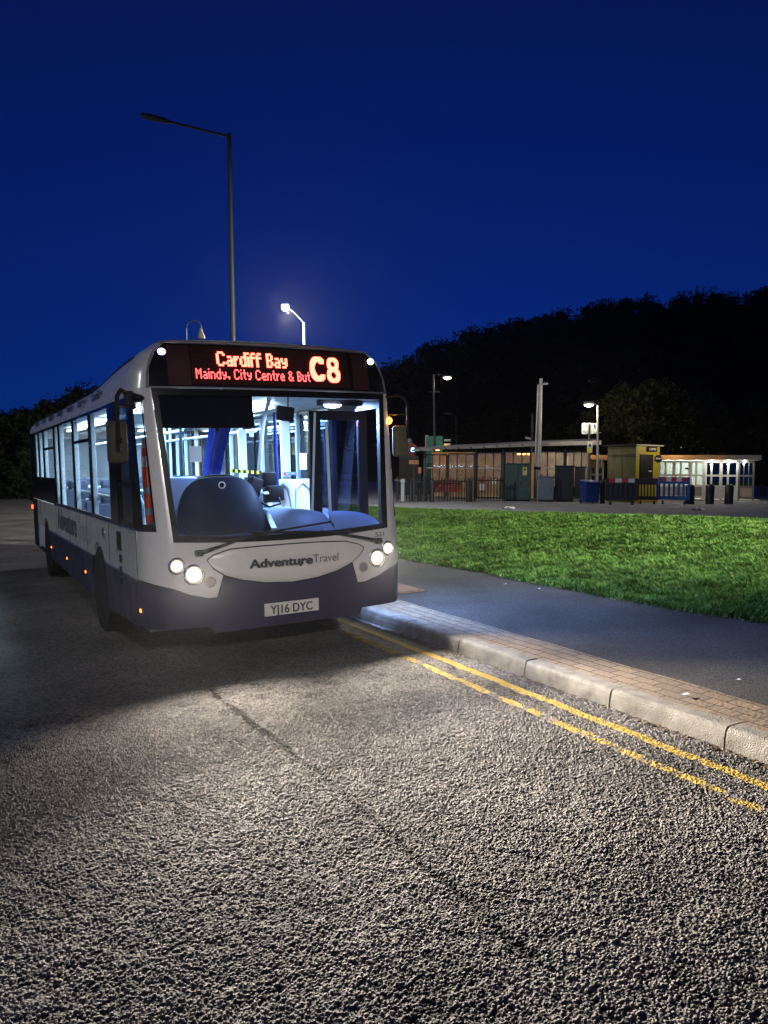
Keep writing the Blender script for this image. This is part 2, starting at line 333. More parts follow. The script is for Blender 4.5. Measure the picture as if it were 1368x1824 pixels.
def footedge(y): return 3.80 + 0.05 * math.sin(y * 0.9) + 0.03 * math.sin(y * 2.7 + 1) + max(0, -y) * 0.13
b = MB().grid(lambda u, v: (1.862 + u * (footedge(-7 + v * 33) + 0.18 - 1.862), -7 + v * 33, pz(1.9 + u * 2, 0) - 0.002), 8, 120); tag(b.build('pavement', PAVEM), kind='structure')

# grass bank and forecourt terrain
def crest_x(y): return 9.5
def crest_z(y): return max(min(0.55 - 0.03 * (y - 1.84), 0.67), -0.02)
def bank_z(x, y):
    f = footedge(y)
    if x <= f: return 0.135
    t = (x - f) / (9.5 - f); s = stz(x, y)
    if t <= 1: e = t * t * (3 - 2 * t) * 0.55 + t * 0.45; return 0.14 + (crest_z(y) - 0.14) * e + 0.03 * math.sin(x * 1.7 + y * 0.8) * math.sin(PI * min(1, t))
    k = min(1, (x - 9.5) / 3.0); k = k * k * (3 - 2 * k); return crest_z(y) * (1 - k) + s * k
SOIL = mat('bank_soil', (0.045, 0.06, 0.02), 0.95, var=0.5, scale=5, bump=0.6, bscale=30)
b = MB().grid(lambda u, v: (lambda y: (footedge(y) + 0.02 + u * (12.6 - footedge(y)), y, bank_z(footedge(y) + 0.02 + u * (12.6 - footedge(y)), y) - 0.006))(-8 + v * 36), 40, 110); tag(b.build('grass_bank', SOIL, smooth=True), kind='structure')
TARM = mat('forecourt_asphalt', (0.24, 0.25, 0.27), 0.85, var=0.25, scale=1.2, bump=0.5, bscale=90)
b = MB().grid(lambda u, v: (12.4 + u * 1.0 if u < 0 else 12.4 + u * 90, -60 + v * 140, stz(12.4 + u * 90, -60 + v * 140) + 0.002), 6, 10); tag(b.build('forecourt', TARM), kind='structure')
EARTH = mat('dark_earth', (0.03, 0.035, 0.02), 0.95, var=0.4, scale=0.3)
b = MB().grid(lambda u, v: (-900 + u * 1800, -300 + v * 1500, -0.55 + min(0, stz(-900 + u * 1800, 0)) ), 24, 20); tag(b.build('ground', EARTH), kind='structure')

# grass blades (one uncountable mass)
def grass_mat():
    M = bpy.data.materials.new('grass_blades'); M.use_nodes = True; n = M.node_tree; b = n.nodes['Principled BSDF']; L = n.links
    ge = n.nodes.new('ShaderNodeNewGeometry'); cr = n.nodes.new('ShaderNodeValToRGB'); L.new(ge.outputs['Random Per Island'], cr.inputs[0]); e = cr.color_ramp.elements
    e[0].color = (0.055, 0.130, 0.022, 1); e[1].color = (0.13, 0.20, 0.048, 1); k = e.new(0.6); k.color = (0.076, 0.165, 0.030, 1); k = e.new(0.97); k.color = (0.15, 0.18, 0.05, 1)
    tc = n.nodes.new('ShaderNodeTexCoord'); no = n.nodes.new('ShaderNodeTexNoise'); no.inputs['Scale'].default_value = 1.6; no.inputs['Detail'].default_value = 5; L.new(tc.outputs['Object'], no.inputs['Vector'])
    mr = n.nodes.new('ShaderNodeMapRange'); mr.inputs[1].default_value = 0.32; mr.inputs[2].default_value = 0.68; mr.inputs[3].default_value = 0.55; mr.inputs[4].default_value = 1.35; L.new(no.outputs['Fac'], mr.inputs[0])
    s = n.nodes.new('ShaderNodeVectorMath'); s.operation = 'SCALE'; L.new(cr.outputs[0], s.inputs[0]); L.new(mr.outputs[0], s.inputs['Scale']); L.new(s.outputs[0], b.inputs['Base Color'])
    b.inputs['Roughness'].default_value = 0.8; b.inputs['Specular IOR Level'].default_value = 0.06
    t = n.nodes.new('ShaderNodeBsdfTranslucent'); L.new(s.outputs[0], t.inputs[0]); mx = n.nodes.new('ShaderNodeMixShader'); mx.inputs[0].default_value = 0.25
    L.new(b.outputs[0], mx.inputs[1]); L.new(t.outputs[0], mx.inputs[2]); L.new(mx.outputs[0], n.nodes['Material Output'].inputs[0]); return M
GRASSM = grass_mat()
def blades(name, n, seed, hmin, hmax, x0, x1, y0, y1, edge=False):
    R = np.random.RandomState(seed); x = R.uniform(x0, x1, n * 3); y = R.uniform(y0, y1, n * 3)
    cx, cy = x - CAMLOC.x, y - CAMLOC.y; dep = -(cx * CAMZ.x + cy * CAMZ.y + (0.3 - 1.75) * CAMZ.z); px = (cx * CAMX.x + cy * CAMX.y) / np.maximum(dep, .1) * FPX + 684
    pr = np.clip((9.0 / np.maximum(dep, 1)) ** 1.0, 0.12, 1.0)
    foot = np.array([footedge(t) for t in y])
    k = (dep > 2) & (px > 560) & (px < 2300) & (R.rand(len(x)) < pr) & (x > foot + R.uniform(-0.05, 0.06, len(x)))
    x, y, dep = x[k][:n], y[k][:n], dep[k][:n]; n = len(x); z = np.array([bank_z(a, b_) for a, b_ in zip(x, y)]) - 0.01
    cl = lownoise(x, y, 0.13, big); cl2 = lownoise(x + 5, y + 3, 0.9, big)
    h = R.uniform(hmin, hmax, n) * (0.5 + 1.0 * cl) * (0.8 + 0.4 * cl2); ang = R.uniform(0, 2 * PI, n) + 0.0; ang = np.where(R.rand(n) < 0.55, 2 * PI * cl * 2 + R.normal(0, .5, n), ang)
    lean = R.uniform(0.25, 1.1, n) * h; wd = R.uniform(0.004, 0.008, n) * np.clip(dep / 6, 1, 3.2)
    ca, sa = np.cos(ang), np.sin(ang); tx, ty = -sa, ca
    B = np.stack([x, y, z], 1); T = np.stack([tx * wd, ty * wd, 0 * x], 1); D = np.stack([ca * lean, sa * lean, 0 * x], 1); U = np.stack([0 * x, 0 * x, h], 1)
    P = np.stack([B - T, B + T, B - T * .7 + D * .35 + U * .62, B + T * .7 + D * .35 + U * .62, B + D + U * 0.92], 1).reshape(-1, 3)
    o = np.arange(n)[:, None] * 5; F = np.concatenate([o + np.array([0, 1, 3]), o + np.array([0, 3, 2]), o + np.array([2, 3, 4])], 1).reshape(-1, 3)
    return tag(numesh(name, P, F, GRASSM), 'short green grass covering the roadside bank', 'grass', kind='stuff')
blades('grass', 400000, 3, 0.035, 0.085, 3.7, 11.2, -7, 20)

# =================================================================== BUS
I = lambda z, t: float(np.interp(z, [a for a, _ in t], [c for _, c in t]))
bw = lambda z: I(z, [(.3, 1.02), (1.1, 1.02), (2.39, 1.11), (2.55, 1.10), (2.70, 1.04), (2.80, .93)])
bW = lambda z: I(z, [(0, 1.25), (2.3, 1.25), (2.39, 1.245), (2.55, 1.22), (2.70, 1.14), (2.80, 1.0)])
bk = lambda z: I(z, [(.3, .03), (.8, .0), (1.1, .02), (2.39, .21), (2.70, .265), (2.80, .31)])
bb = lambda z: I(z, [(.3, .03), (.9, .03), (1.1, .06), (2.39, .08), (2.8, .08)])
def F(x, z):
    a = abs(x); s, W = bw(z), bW(z)
    if a <= s: return bk(z) - bb(z) * (1 - (a / s) ** 2)
    t = min(1, (a - s) / (W - s)); return bk(z) + 2 * bb(z) / s * (a - s) + 0.33 * (1 - math.sqrt(max(0, 1 - t * t)))
def FX(u, z):
    s, W = bw(z), bW(z); a = abs(u)
    r = s * a / 0.8 if a <= 0.8 else s + (W - s) * math.sin((a - 0.8) / 0.2 * PI / 2)
    return math.copysign(r, u)
def FP(x, z, off=0.0): return Vector((x, F(x, z) - off, z))
def FC(t, z, side, off=0.0):
    s, W = bw(z), bW(z); x = side * (s + (W - s) * t); y = F(x, z)
    return Vector((x + side * off * t, y - off * (1 - t * 0.8), z))
zt = lambda y: I(y, [(.3, 2.755), (.43, 2.745), (1.1, 2.72), (1.45, 2.70), (1.83, 2.668), (2.25, 2.622), (2.68, 2.59), (3.2, 2.573), (4, 2.565), (5.7, 2.548), (8.67, 2.55), (9, 2.52)])
BL = 8.95
bus = thing('bus', 'white and navy single decker bus parked at the kerb with its lights on', 'bus')
lp = lambda pts: (lambda x: I(abs(x), pts))
zb = lp([(0, .68), (.3, .705), (.5, .755), (.605, .80), (.618, .797), (.66, .66), (.675, .606), (.75, .606), (.9, .65), (1.04, .713), (1.25, .775)])
zwb = lambda x: 1.06 + 0.04 * min(1, (x / 1.02) ** 2)
zlow = lambda x: 0.30 + (0.06 if abs(x) > 0.72 else 0.0) + 0.03 * max(0, abs(x) - .72)
US = sorted(set([i / 60 - 1 for i in range(121)] + [sgn * 0.8 * x / 1.02 for x in (.605, .618, .66, .675, .75) for sgn in (-1, 1)]))
def between(lo, hi, us, nv, off=0.0, zr=0.8):
    b = MB(); n = len(us)
    for j in range(nv + 1):
        for u in us:
            x = FX(u, zr); z0, z1 = lo(x), hi(x); z = z0 + (z1 - z0) * j / nv; b.v.append(tuple(FP(x, z, off)))
    for j in range(nv):
        for i in range(n - 1): a = j * n + i; b.f.append((a, a + 1, a + n + 1, a + n))
    return b
body = between(zb, zwb, US, 6).build('front_panel', WHITE, bus, True)
sk = between(zlow, zb, US, 6)
sk.grid(lambda u, v: FP(FX(u * 2 - 1, .8), zlow(FX(u * 2 - 1, .8))) + Vector((0, v * 0.35, 0)), 60, 2)
sk.build('front_bumper', NAVY, bus, True)
between(lambda x: zb(x) - 0.006, lambda x: zb(x) + 0.003, [u for u in US if abs(u) < 0.98], 1, 0.003).build('bumper_seam', BLACK, bus)
# raised moulding carrying the name
def mtop(x): return I(x, [(-.747, .932), (-.70, .968), (-.558, 1.009), (-.3, 1.017), (0, 1.018), (.3, 1.014), (.544, 1.001), (.69, .962), (.743, .925)])
def mbot(x): return I(x, [(-.747, .93), (-.70, .86), (-.603, .793), (-.45, .742), (-.25, .703), (0, .684), (.25, .703), (.45, .745), (.605, .806), (.70, .87), (.743, .922)])
b = MB(); b.grid(lambda u, v: (lambda x: FP(x, mbot(x) + (mtop(x) - mbot(x)) * v, 0.004 + 0.035 * (math.sin(PI * min(1, max(0, v * 0.98 + .01))) ** 0.35) * min(1, (1 - (abs(u - .5) * 2) ** 6))))(-.747 + 1.49 * u), 80, 14)
b.build('name_moulding', BEIGE, bus, True)
gv = [FP(-.747 + 1.49 * k / 60, mtop(-.747 + 1.49 * k / 60) + .004, .001) for k in range(61)] + [FP(.743 - 1.49 * k / 60, mbot(.743 - 1.49 * k / 60) - .004, .001) for k in range(61)]
MB().tube(gv + gv[:1], .006, 6).build('moulding_groove', BLACK, bus, True)
NAMEB = mat('name_lettering', (0.03, 0.03, 0.035), 0.6)
NAMEL = mat('name_lettering_thin', (0.16, 0.15, 0.14), 0.6)
yy = F(0, .87) - 0.050
text('lettering', 'Adventure', 0.105, NAMEB, bus, face_front((-.402, yy - .012, .842)) @ Matrix.Rotation(-0.006, 4, 'Z'), bold=0.0045, width=.585, extrude=0.001)
text('lettering', 'Travel', 0.105, NAMEL, bus, face_front((.195, yy + 0.001, .842)) @ Matrix.Rotation(-0.006, 4, 'Z'), width=.25, extrude=0.001)
MB().lathe([(0.011, 0), (0.011, 0.004), (0, 0.004)], (.075, yy + 0.001, .828), 'Y').build('badge_dot', NAMEB, bus)
text('fleet_number', '521', 0.062, NAMEB, bus, face_front((.868, F(.868, 1.02) - .007, 1.022)) @ Matrix.Rotation(0.12, 4, 'Y'), width=.105, extrude=0.001)
# number plate
PLATE = mat('plate_white', (0.62, 0.60, 0.54), 0.5, var=0.12, scale=12)
b = MB().rbox((0, F(0, .45) - .014, .452), (.522, .010, .113), .004); pl = b.build('number_plate', PLATE, bus)
text('plate_lettering', 'YJ16 DYC', 0.108, NAMEB, pl, face_front((-.205, F(0, .45) - .020, .412)), bold=0.0025, width=.40, extrude=0.001)
# headlamp clusters
HEAD = emi('headlamp_glow', (1.0, 0.93, 0.78), 40); POSL = emi('position_lamp_glow', (1.0, 0.97, 0.92), 26); LENSD = mat('clear_lens', (0.35, 0.35, 0.36), 0.08, metal=0.6); REFL = mat('reflector_bowl', (0.8, 0.8, 0.8), 0.15, metal=1.0)
for s in (-1, 1):
    for (x, z, r, M) in ((.874, .824, .075, HEAD), (1.007, .904, .058, POSL)):
        y = F(x, z); off = 0.012 if x < 1 else 0.0
        h = MB().lathe([(r + .014, 0.01), (r + .014, -.012), (r + .004, -.018), (r, -.010)], (s * x, y - off, z), 'Y', 28).build('headlight', CHROME, bus, True)
        MB().lathe([(r, -.006), (r * .85, .010), (r * .6, .02)], (s * x, y - off - .006, z), 'Y', 28).build('reflector', REFL, h, True)
        MB().lathe([(r * .97, -.004), (r * .80, -.012), (r * .62, -.015)], (s * x, y - off - .004, z), 'Y', 28).build('lens_rim', emi('lamp_rim_glow', (1.0, .80, .56), 1.5), h, True)
        MB().lathe([(r * .62, -.015), (r * .35, -.021), (0, -.022)], (s * x, y - off - .004, z), 'Y', 28).build('lens', M, h, True)
    y = F(.73, .75)
    h = MB().lathe([(.052, 0.004), (.052, -.008), (.045, -.012), (.040, .0)], (s * .732, y - .002, .75), 'Y', 24).build('fog_light', mat('lamp_surround', (.5, .47, .42), .35), bus, True)
    MB().lathe([(.040, -.002), (.03, .004), (0, .008)], (s * .732, y - .004, .75), 'Y', 24).build('lens', LENSD, h, True)
    lamp('headlamp_beam', 'SPOT', (s * .874, F(.874, .824) - .05, .824), 3400, (1.0, .90, .78), 0.025, (rad(90 - 3), 0, PI), 46, 1.0).scale = (2.4, 1, 1)
    lamp('headlamp_spread', 'SPOT', (s * .874, F(.874, .824) - .05, .824), 640, (1.0, .90, .78), 0.04, (rad(90 - 10), 0, PI), 104, 1.0).scale = (1.5, 1, 1)
# windscreen: black border, glass, blind, wipers
SW = 1.0
def wsp(s, v, off=0.0): z = zwb(s * 1.02) * (1 - v) + 2.385 * v; x = s * bw(z); return FP(x, z, off)
bd = MB(); bd.grid(lambda u, v: wsp(u * 2 - 1, v * .038, .004), 40, 1); bd.grid(lambda u, v: wsp(u * 2 - 1, .955 + v * .045, .004), 40, 1)
for a0, a1 in ((-1, -.955), (.955, 1)): bd.grid(lambda u, v: wsp(a0 + (a1 - a0) * u, .038 + v * .917, .004), 2, 16)
bd.build('windscreen_border', BGLOSS, bus, True)
MB().grid(lambda u, v: wsp((u * 2 - 1) * .956, .036 + v * .921), 30, 16).build('windscreen', GLASS, bus, True)
MB().grid(lambda u, v: FP(-1.055 + .81 * u, 2.05 + .32 * v, -.035), 10, 4).build('sun_blind', mat('blind_fabric', (.006, .006, .006), .9, spec=.05), bus)
MB().rbox((-.58, F(-.58, 2.05) + .035, 2.035), (.04, .012, .03), .004).build('blind_catch', BLACK, bus)
for pts, r in (([(-.82, 1.00), (-.62, 1.055), (-.30, 1.135)], .012), ([(.90, .985), (.62, 1.05), (.28, 1.12)], .012)):
    wm = MB().tube([FP(x, z, .035) for x, z in pts], [.018, .012, .009], 8).build('wiper', BLACK, bus, True)
    e = pts[-1]; blade = ([(-.62, 1.085), (-.1, 1.15), (.40, 1.195)] if pts[0][0] < 0 else [(-.36, 1.142), (.1, 1.125), (.62, 1.085)])
    MB().tube([FP(x, z, .022) for x, z in blade], .009, 8).build('wiper_blade', BLACK, wm, True)
    MB().rbox(FP(pts[0][0], pts[0][1], .02), (.07, .05, .05), .012).build('wiper_hub', BLACK, wm, True)
# destination box
ZD0, ZD1 = 2.40, 2.775
def xd(z): return bw(z) + (bW(z) - bw(z)) * .12
def dsp(s, v, off=0.0): z = ZD0 + (ZD1 - ZD0) * v; return FP(s * xd(z), z, off)
MB().grid(lambda u, v: dsp(u * 2 - 1, v, .004), 60, 10).build('destination_glass', BGLOSS, bus, True)
MAROON = mat('maroon_mask', (0.04, 0.012, 0.014), 0.6, spec=.15, var=.15)
for x0, x1 in ((-.965, -.775), (.775, .95)): MB().grid(lambda u, v: FP(x0 + (x1 - x0) * u, 2.415 + .345 * v, .007), 3, 6).build('destination_mask', MAROON, bus, True)
LEDP = mat('led_panel', (0.03, 0.008, 0.006), 0.8, spec=0.1)
pan = MB().grid(lambda u, v: FP(-.765 + 1.50 * u, 2.425 + .335 * v, .007), 30, 8).build('led_panel', LEDP, bus, True)
b = MB()
for z0, z1, o_ in ((2.386, 2.400, .010),): b.grid(lambda u, v: FP((u * 2 - 1) * bw(2.39) * 1.02, z0 + (z1 - z0) * v, o_), 40, 1)
b.build('sign_trim', mat('sign_trim', (.14, .13, .13), .5), bus, True)
b = MB(); zs = [2.39, 2.5, 2.6, 2.68, 2.73, 2.765, 2.785]
path = [FP(-xd(z) * 1.012, z, .006) for z in zs] + [FP(-.9 + 1.8 * k / 20, 2.795, .004) for k in range(21)] + [FP(xd(z) * 1.012, z, .006) for z in zs[::-1]]
b.tube(path, .011, 8).build('sign_frame', mat('sign_frame', (.16, .155, .15), .5), bus, True)
G5 = {'C': '01110 10001 10000 10000 10000 10001 01110', 'a': '0000 0000 0110 0001 0111 1001 0111', 'r': '000 000 101 110 100 100 100', 'd': '0001 0001 0111 1001 1001 1001 0111', 'i': '1 0 1 1 1 1 1',
      'f': '011 100 111 100 100 100 100', 'B': '1110 1001 1001 1110 1001 1001 1110', 'y': '0000 0000 1001 1001 0111 0001 0110', 'M': '10001 11011 10101 10101 10001 10001 10001', 'n': '0000 0000 1110 1001 1001 1001 1001',
      ',': '00 00 00 00 00 11 01', 't': '010 010 111 010 010 010 001', 'e': '0000 0000 0110 1001 1111 1000 0111', '&': '01100 10010 01100 01100 10011 10010 01101', 'u': '0000 0000 1001 1001 1001 1001 0111', ' ': '00 00 00 00 00 00 00'}
def ledtext(s, x0, x1, z0, z1, M, bold=0.0):
    cols = []
    for ch in s:
        g = G5[ch].split(); cols += [[r[c] == '1' for r in g] for c in range(len(g[0]))] + [[False] * 7]
    n = len(cols) - 1; dx = (x1 - x0) / n; dz = (z1 - z0) / 7; b = MB()
    for i, c in enumerate(cols):
        for j, v in enumerate(c):
            if v:
                for k in range(2 if bold else 1):
                    zz = z1 - (j + (.25 + .5 * k if bold else .5)) * dz
                    x = x0 + (i + .5) * dx; p = FP(x, zz, .013); b.box(p, (dx * (.80 + bold), .005, dz * (.42 if bold else .78)))
    return b.build('led_text', M, pan)
LED1 = emi('led_white_hot', (1.0, 0.085, 0.050), 10.0); LED2 = emi('led_red', (1.0, 0.085, 0.085), 5.0)
def toz(zm): return zm
ledtext('Cardiff Bay', -.545, .095, 2.585, 2.712, LED1, .75)
ledtext('Maindy, City Centre & But', -.735, .312, 2.470, 2.560, LED2)
def ring(cx, cz, rx, rz, th, a0, a1, b, n=44):
    for k in range(n):
        t = rad(a0 + (a1 - a0) * k / (n - 1)); b.box(FP(cx + rx * math.cos(t), cz + rz * math.sin(t), .013), (th, .005, th * .9))
b = MB(); ring(.405, 2.593, .062, .094, .044, 48, 312, b); ring(.563, 2.645, .044, .046, .034, 0, 352, b, 30); ring(.563, 2.541, .050, .053, .037, 0, 352, b, 34); b.build('led_text', LED1, pan)
# upper marker lamps
for s, M in ((-1, emi('marker_glow_left', (.62, .50, 1.0), 7)), (1, emi('marker_glow_right', (1.0, .94, .90), 12))):
    MB().lathe([(1, -.02), (.8, .4), (0, .6)], (0, 0, 0), 'Y', 20).build('marker_light', M, bus, True).matrix_local = Matrix.Translation(FP(s * 1.0, 2.695, .012)) @ Matrix.Diagonal((.034, -.02, .028, 1))

# corner posts with quarter windows, for both sides
for sd in (-1, 1):
    nm = WHITE; side = sd
    MB().grid(lambda u, v: (lambda z: FC(0.0 + .50 * u, z, sd))(1.09 + v * 1.30), 8, 20).build('corner_post', WHITE, bus, True)
    MB().grid(lambda u, v: FC(.12 + .88 * u, 2.39 + .41 * v, sd), 16, 12).build('roof_dome_corner', WHITE, bus, True)
    qb = MB()
    for t0, t1, z0, z1 in ((.50, .56, 1.19, 2.33), (.84, 1.0, 1.19, 2.33), (.56, .84, 1.19, 1.25), (.56, .84, 2.27, 2.33)): qb.grid(lambda u, v: FC(t0 + (t1 - t0) * u, z0 + (z1 - z0) * v, sd, .003), 4, 10)
    qw = qb.build('quarter_window', BGLOSS, bus, True)
    MB().grid(lambda u, v: FC(.555 + .29 * u, 1.245 + 1.03 * v, sd), 6, 6).build('pane', GLASS, qw, True)
    MB().grid(lambda u, v: FC(.50 + .50 * u, 2.33 + .07 * v, sd), 8, 2).build('corner_post', WHITE, bus, True)
    MB().grid(lambda u, v: FC(.50 + .50 * u, 1.07 + .12 * v, sd), 8, 2).build('corner_post', WHITE, bus, True)
    # interior lining of the post
    MB().grid(lambda u, v: FC(.1 + .36 * u, 1.2 + 1.15 * v, sd, -.05), 4, 6).build('post_lining', mat('post_lining', (.45, .52, .62), .5), bus, True)
YS = F(1.25, 1.6)   # where the straight side starts
ys0 = lambda z: F(bW(z), z)
AX1, AX2, AR = 2.28, 7.1, 0.50
def arc(cy, r, cz, zlev, n=16):
    a = math.asin(max(-1, min(1, (zlev - cz) / r))); return [(cy + r * math.cos(PI - a - (PI - 2 * a) * k / n), cz + r * math.sin(PI - a - (PI - 2 * a) * k / n)) for k in range(n + 1)]
for sd in (-1, 1):
    S = lambda y, z, d=0.0: Vector((sd * (1.25 + d), y, z))
    f0 = ys0(.75); g0 = f0 if sd < 0 else 1.66
    poly = [(g0, 1.185), (g0, .765)] + arc(AX1, AR, .43, .765) + arc(AX2, AR, .43, .765) + [(8.3, .765), (8.3, .36), (BL - .05, .50), (BL, 1.185)]
    MB().prism(poly, lambda y, z: S(y, z), lambda y, z: S(y, z, -.03)).build('side_panel', WHITE, bus)
    # navy skirt between the arches
    c = [(g0, .755), (g0, .36)] + [(AX1 - AR * .99, .30)] + arc(AX1, AR, .43, .40)[:1] + [p for p in arc(AX1, AR, .43, .40) if p[0] < AX1 and p[1] < .755] + [(AX1 - math.sqrt(AR ** 2 - .325 ** 2), .755)]
    MB().prism(c, lambda y, z: S(y, z, .001), lambda y, z: S(y, z, -.03)).build('side_skirt', NAVY, bus)
    r_ = [p for p in arc(AX1, AR, .43, .40) if p[0] > AX1 and p[1] < .755]; l_ = [p for p in arc(AX2, AR, .43, .40) if p[0] < AX2 and p[1] < .755]; d_ = math.sqrt(AR ** 2 - .325 ** 2)
    c = [(AX1 + d_, .755)] + r_ + [(AX1 + AR * .99, .30), (AX2 - AR * .99, .33)] + l_ + [(AX2 - d_, .755)]
    MB().prism(c, lambda y, z: S(y, z, .001), lambda y, z: S(y, z, -.03)).build('side_skirt', NAVY, bus)
    MB().box(S(8.64, .77, .002), (.012, .66, .84)).build('engine_grille', BLACK, bus)
    for a, e in ((g0 - .02, AX1 - .40), (AX1 + .40, AX2 - .40)): MB().rbox(S((a + e) / 2, .762, .004), (.016, e - a, .018), .005).build('skirt_trim', CHROME, bus)
    MB().rbox(S((g0 + 5.9) / 2, 1.193, .005), (.016, 5.9 - g0, .014), .004).build('waist_trim', CHROME, bus)
    MB().grid(lambda u, v: S(YS + (BL - YS) * u, 2.33 + .055 * v), 30, 1).build('cantrail', WHITE, bus, True)
    # roof side and dome
    def sec(y, k): h = zt(y) + .045; z_ = 2.385 + (h - 2.385) * k; return Vector((sd * bW(2.385 + .415 * k), y, z_))
    rs = MB().grid(lambda u, v: sec(ys0(2.385 + .415 * v) + (BL - .06 * v - ys0(2.385 + .415 * v)) * u, v), 60, 10); rs.build('roof_side', WHITE, bus, True)
    def gut(y, o): p = sec(y, .80); return p + Vector((sd * o, 0, .004))
    MB().tube([gut(.62 + k * .14, .006) for k in range(59)], .008, 6).build('gutter', BLACK, bus, True)
    # wheels
    for ax in (AX1, AX2):
        wh = MB().lathe([(.46, 0), (.46, .26)], (sd * 1.235 - (0 if sd > 0 else 0), ax, .43), 'X', 24).build('wheel_housing', BLACK, bus, True)
        if sd > 0: wh.location.x = -.26
        x0 = sd * 1.20; k = -sd
        w_ = MB().lathe([(.27, 0), (.36, -.01 * k), (.40, .01 * k), (.43, .05 * k), (.43, .22 * k), (.40, .26 * k)], (x0, ax, .43), 'X', 32).build('wheel', RUBBER, bus, True)
        MB().lathe([(.275, .012 * k), (.25, .03 * k), (.20, .09 * k), (.12, .08 * k), (.12, .0), (.10, -.02 * k), (0, -.02 * k)], (x0, ax, .43), 'X', 28).build('rim', RIM, w_, True)
    MB().box((sd * .95, 4.6, .34), (.55, 8.3, .06)).build('underframe', BLACK, bus)
# side glazing of the offside
def window(y0, y1, z0, z1, g, sd=-1, fr_=.035, sash=None):
    S = lambda y, z, d: (sd * (1.25 + d), y, z); b = MB()
    for a0, a1, b0, b1 in ((y0, y1, z0, z0 + fr_), (y0, y1, z1 - fr_, z1), (y0, y0 + fr_, z0 + fr_, z1 - fr_), (y1 - fr_, y1, z0 + fr_, z1 - fr_)): b.box(S((a0 + a1) / 2, (b0 + b1) / 2, -.010), (.024, a1 - a0, b1 - b0))
    if sash: b.box(S((y0 + y1) / 2, sash, -.006), (.03, y1 - y0 - 2 * fr_, .035))
    w_ = b.build('window', BGLOSS, bus); MB().box(S((y0 + y1) / 2, (z0 + z1) / 2, -.014), (.006, y1 - y0 - fr_, z1 - z0 - fr_)).build('pane', g, w_); return w_
Z0, Z1 = 1.20, 2.33
for y0, y1, sash in ((1.40, 2.57, None), (2.57, 3.82, 2.03), (3.82, 5.15, None), (5.15, 5.68, None), (5.68, 7.03, 2.02), (7.03, 7.74, None), (7.74, 8.40, None)):
    window(y0, y1, (1.55 if y0 > 5.6 else Z0), Z1, GLASS, -1, .03, sash)
MB().box((-1.245, 7.04, 1.375), (.03, 2.72, .348)).build('blank_panel', BGLOSS, bus)
MB().box((-1.245, 8.675, 1.765), (.03, .55, 1.13)).build('rear_corner_panel', BGLOSS, bus)
MB().box((-1.246, 1.22, 1.765), (.03, .36, 1.13)).build('window_pillar', BGLOSS, bus)
dw = window(YS - .01, 1.04, Z0, Z1, TINT, -1, .05, 1.57); dw.name = 'driver_window'
for y0, y1 in ((1.7, 2.9), (2.9, 4.2), (4.2, 5.5), (5.5, 6.9), (6.9, 8.3)): window(y0, y1, Z0, Z1, GLASS, 1, .03)
MB().box((1.246, 8.62, 1.765), (.03, .64, 1.13)).build('rear_corner_panel', BGLOSS, bus)
# rear end
b = MB(); b.grid(lambda u, v: (lambda z: Vector(((2 * u - 1) * bW(2.385 + max(0, z - 2.385) / (zt(BL) + .045 - 2.385) * .415), BL - .03 + .06 * math.sin(PI * u), z)))(.5 + (zt(BL) + .045 - .5) * v), 16, 24); b.build('rear_panel', WHITE, bus, True)
MB().grid(lambda u, v: (lambda x, y: Vector((x, y, zt(y) + .045 + .07 * (1 - (x / .93) ** 2) * min(1, (y - .2) * 1.5 + .25))))((u * 2 - 1) * 1.0, (F((u * 2 - 1) * .93, 2.80) + (BL - F((u * 2 - 1) * .93, 2.80)) * v)), 20, 60).build('roof', WHITE, bus, True)
# lettering on the offside
SIDEL = mat('side_lettering', (.09, .095, .11), .6); SIDEL2 = mat('side_lettering_pale', (.33, .33, .34), .6)
text('lettering', 'Adventure', .40, SIDEL, bus, face_off((-1.252, 5.55, .875)), bold=.018, width=1.75, extrude=.001)
text('lettering', 'Travel', .40, SIDEL2, bus, face_off((-1.252, 3.72, .875)), width=.95, extrude=.001)
for k, wd in enumerate(('Cardiff', 'Barry', 'Penarth', 'Cowbridge', 'Bridgend', 'Porth', 'Newport')):
    text('lettering', wd + ' \u2022', .13, SIDEL, bus, face_off((-1.247, 2.35 + .95 * k, 2.425)) @ Matrix.Rotation(-.09, 4, 'X'), bold=.003, width=.62, extrude=.001)
# small fittings
AMB = emi('side_marker_glow', (1.0, .20, .045), 7)
for y in (.29, 3.16, 4.73, 6.45):
    yy_ = max(y, .0); x = -1.25 if y > .4 else FC(.97, .515, -1).x
    p = Vector((x, y if y > .4 else FC(.97, .515, -1).y, .515)); k = MB().rbox(p, (.022, .085, .042), .008).build('side_marker', mat('marker_base', (.25, .05, .02), .3), bus)
    MB().rbox(p + Vector((-.008, -.006, 0)), (.014, .052, .030), .006).build('marker_lens', AMB, k)
MB().rbox((-1.26, 9.0, 1.03), (.05, .03, .07), .01).build('tail_light', emi('tail_glow', (1, .08, .03), 5), bus)
MB().lathe([(.07, 0), (.07, .03), (.05, .045), (0, .05)], (-1.255, 1.92, 1.06), 'X', 16, sc=(1, .8)).build('filler_cap', CHROME, bus).rotation_euler = (0, 0, 0)
for z0, z1, yw in ((.95, 1.14, .15), (.84, .93, .06), (.73, .82, .06), (.63, .72, .06)): MB().rbox((-1.255, 1.08 if z0 > .9 else 1.04, (z0 + z1) / 2), (.02, yw, z1 - z0 - .015), .008).build('side_latch', BLACK, bus)
MB().box((-1.2515, f0 + .01, .98), (.003, .008, .43)).build('panel_seam', BLACK, bus)
for y_ in (1.62, 2.98, 4.35, 5.75, 7.85): MB().box((-1.2515, y_, .98), (.003, .005, .40)).build('panel_seam', BLACK, bus)
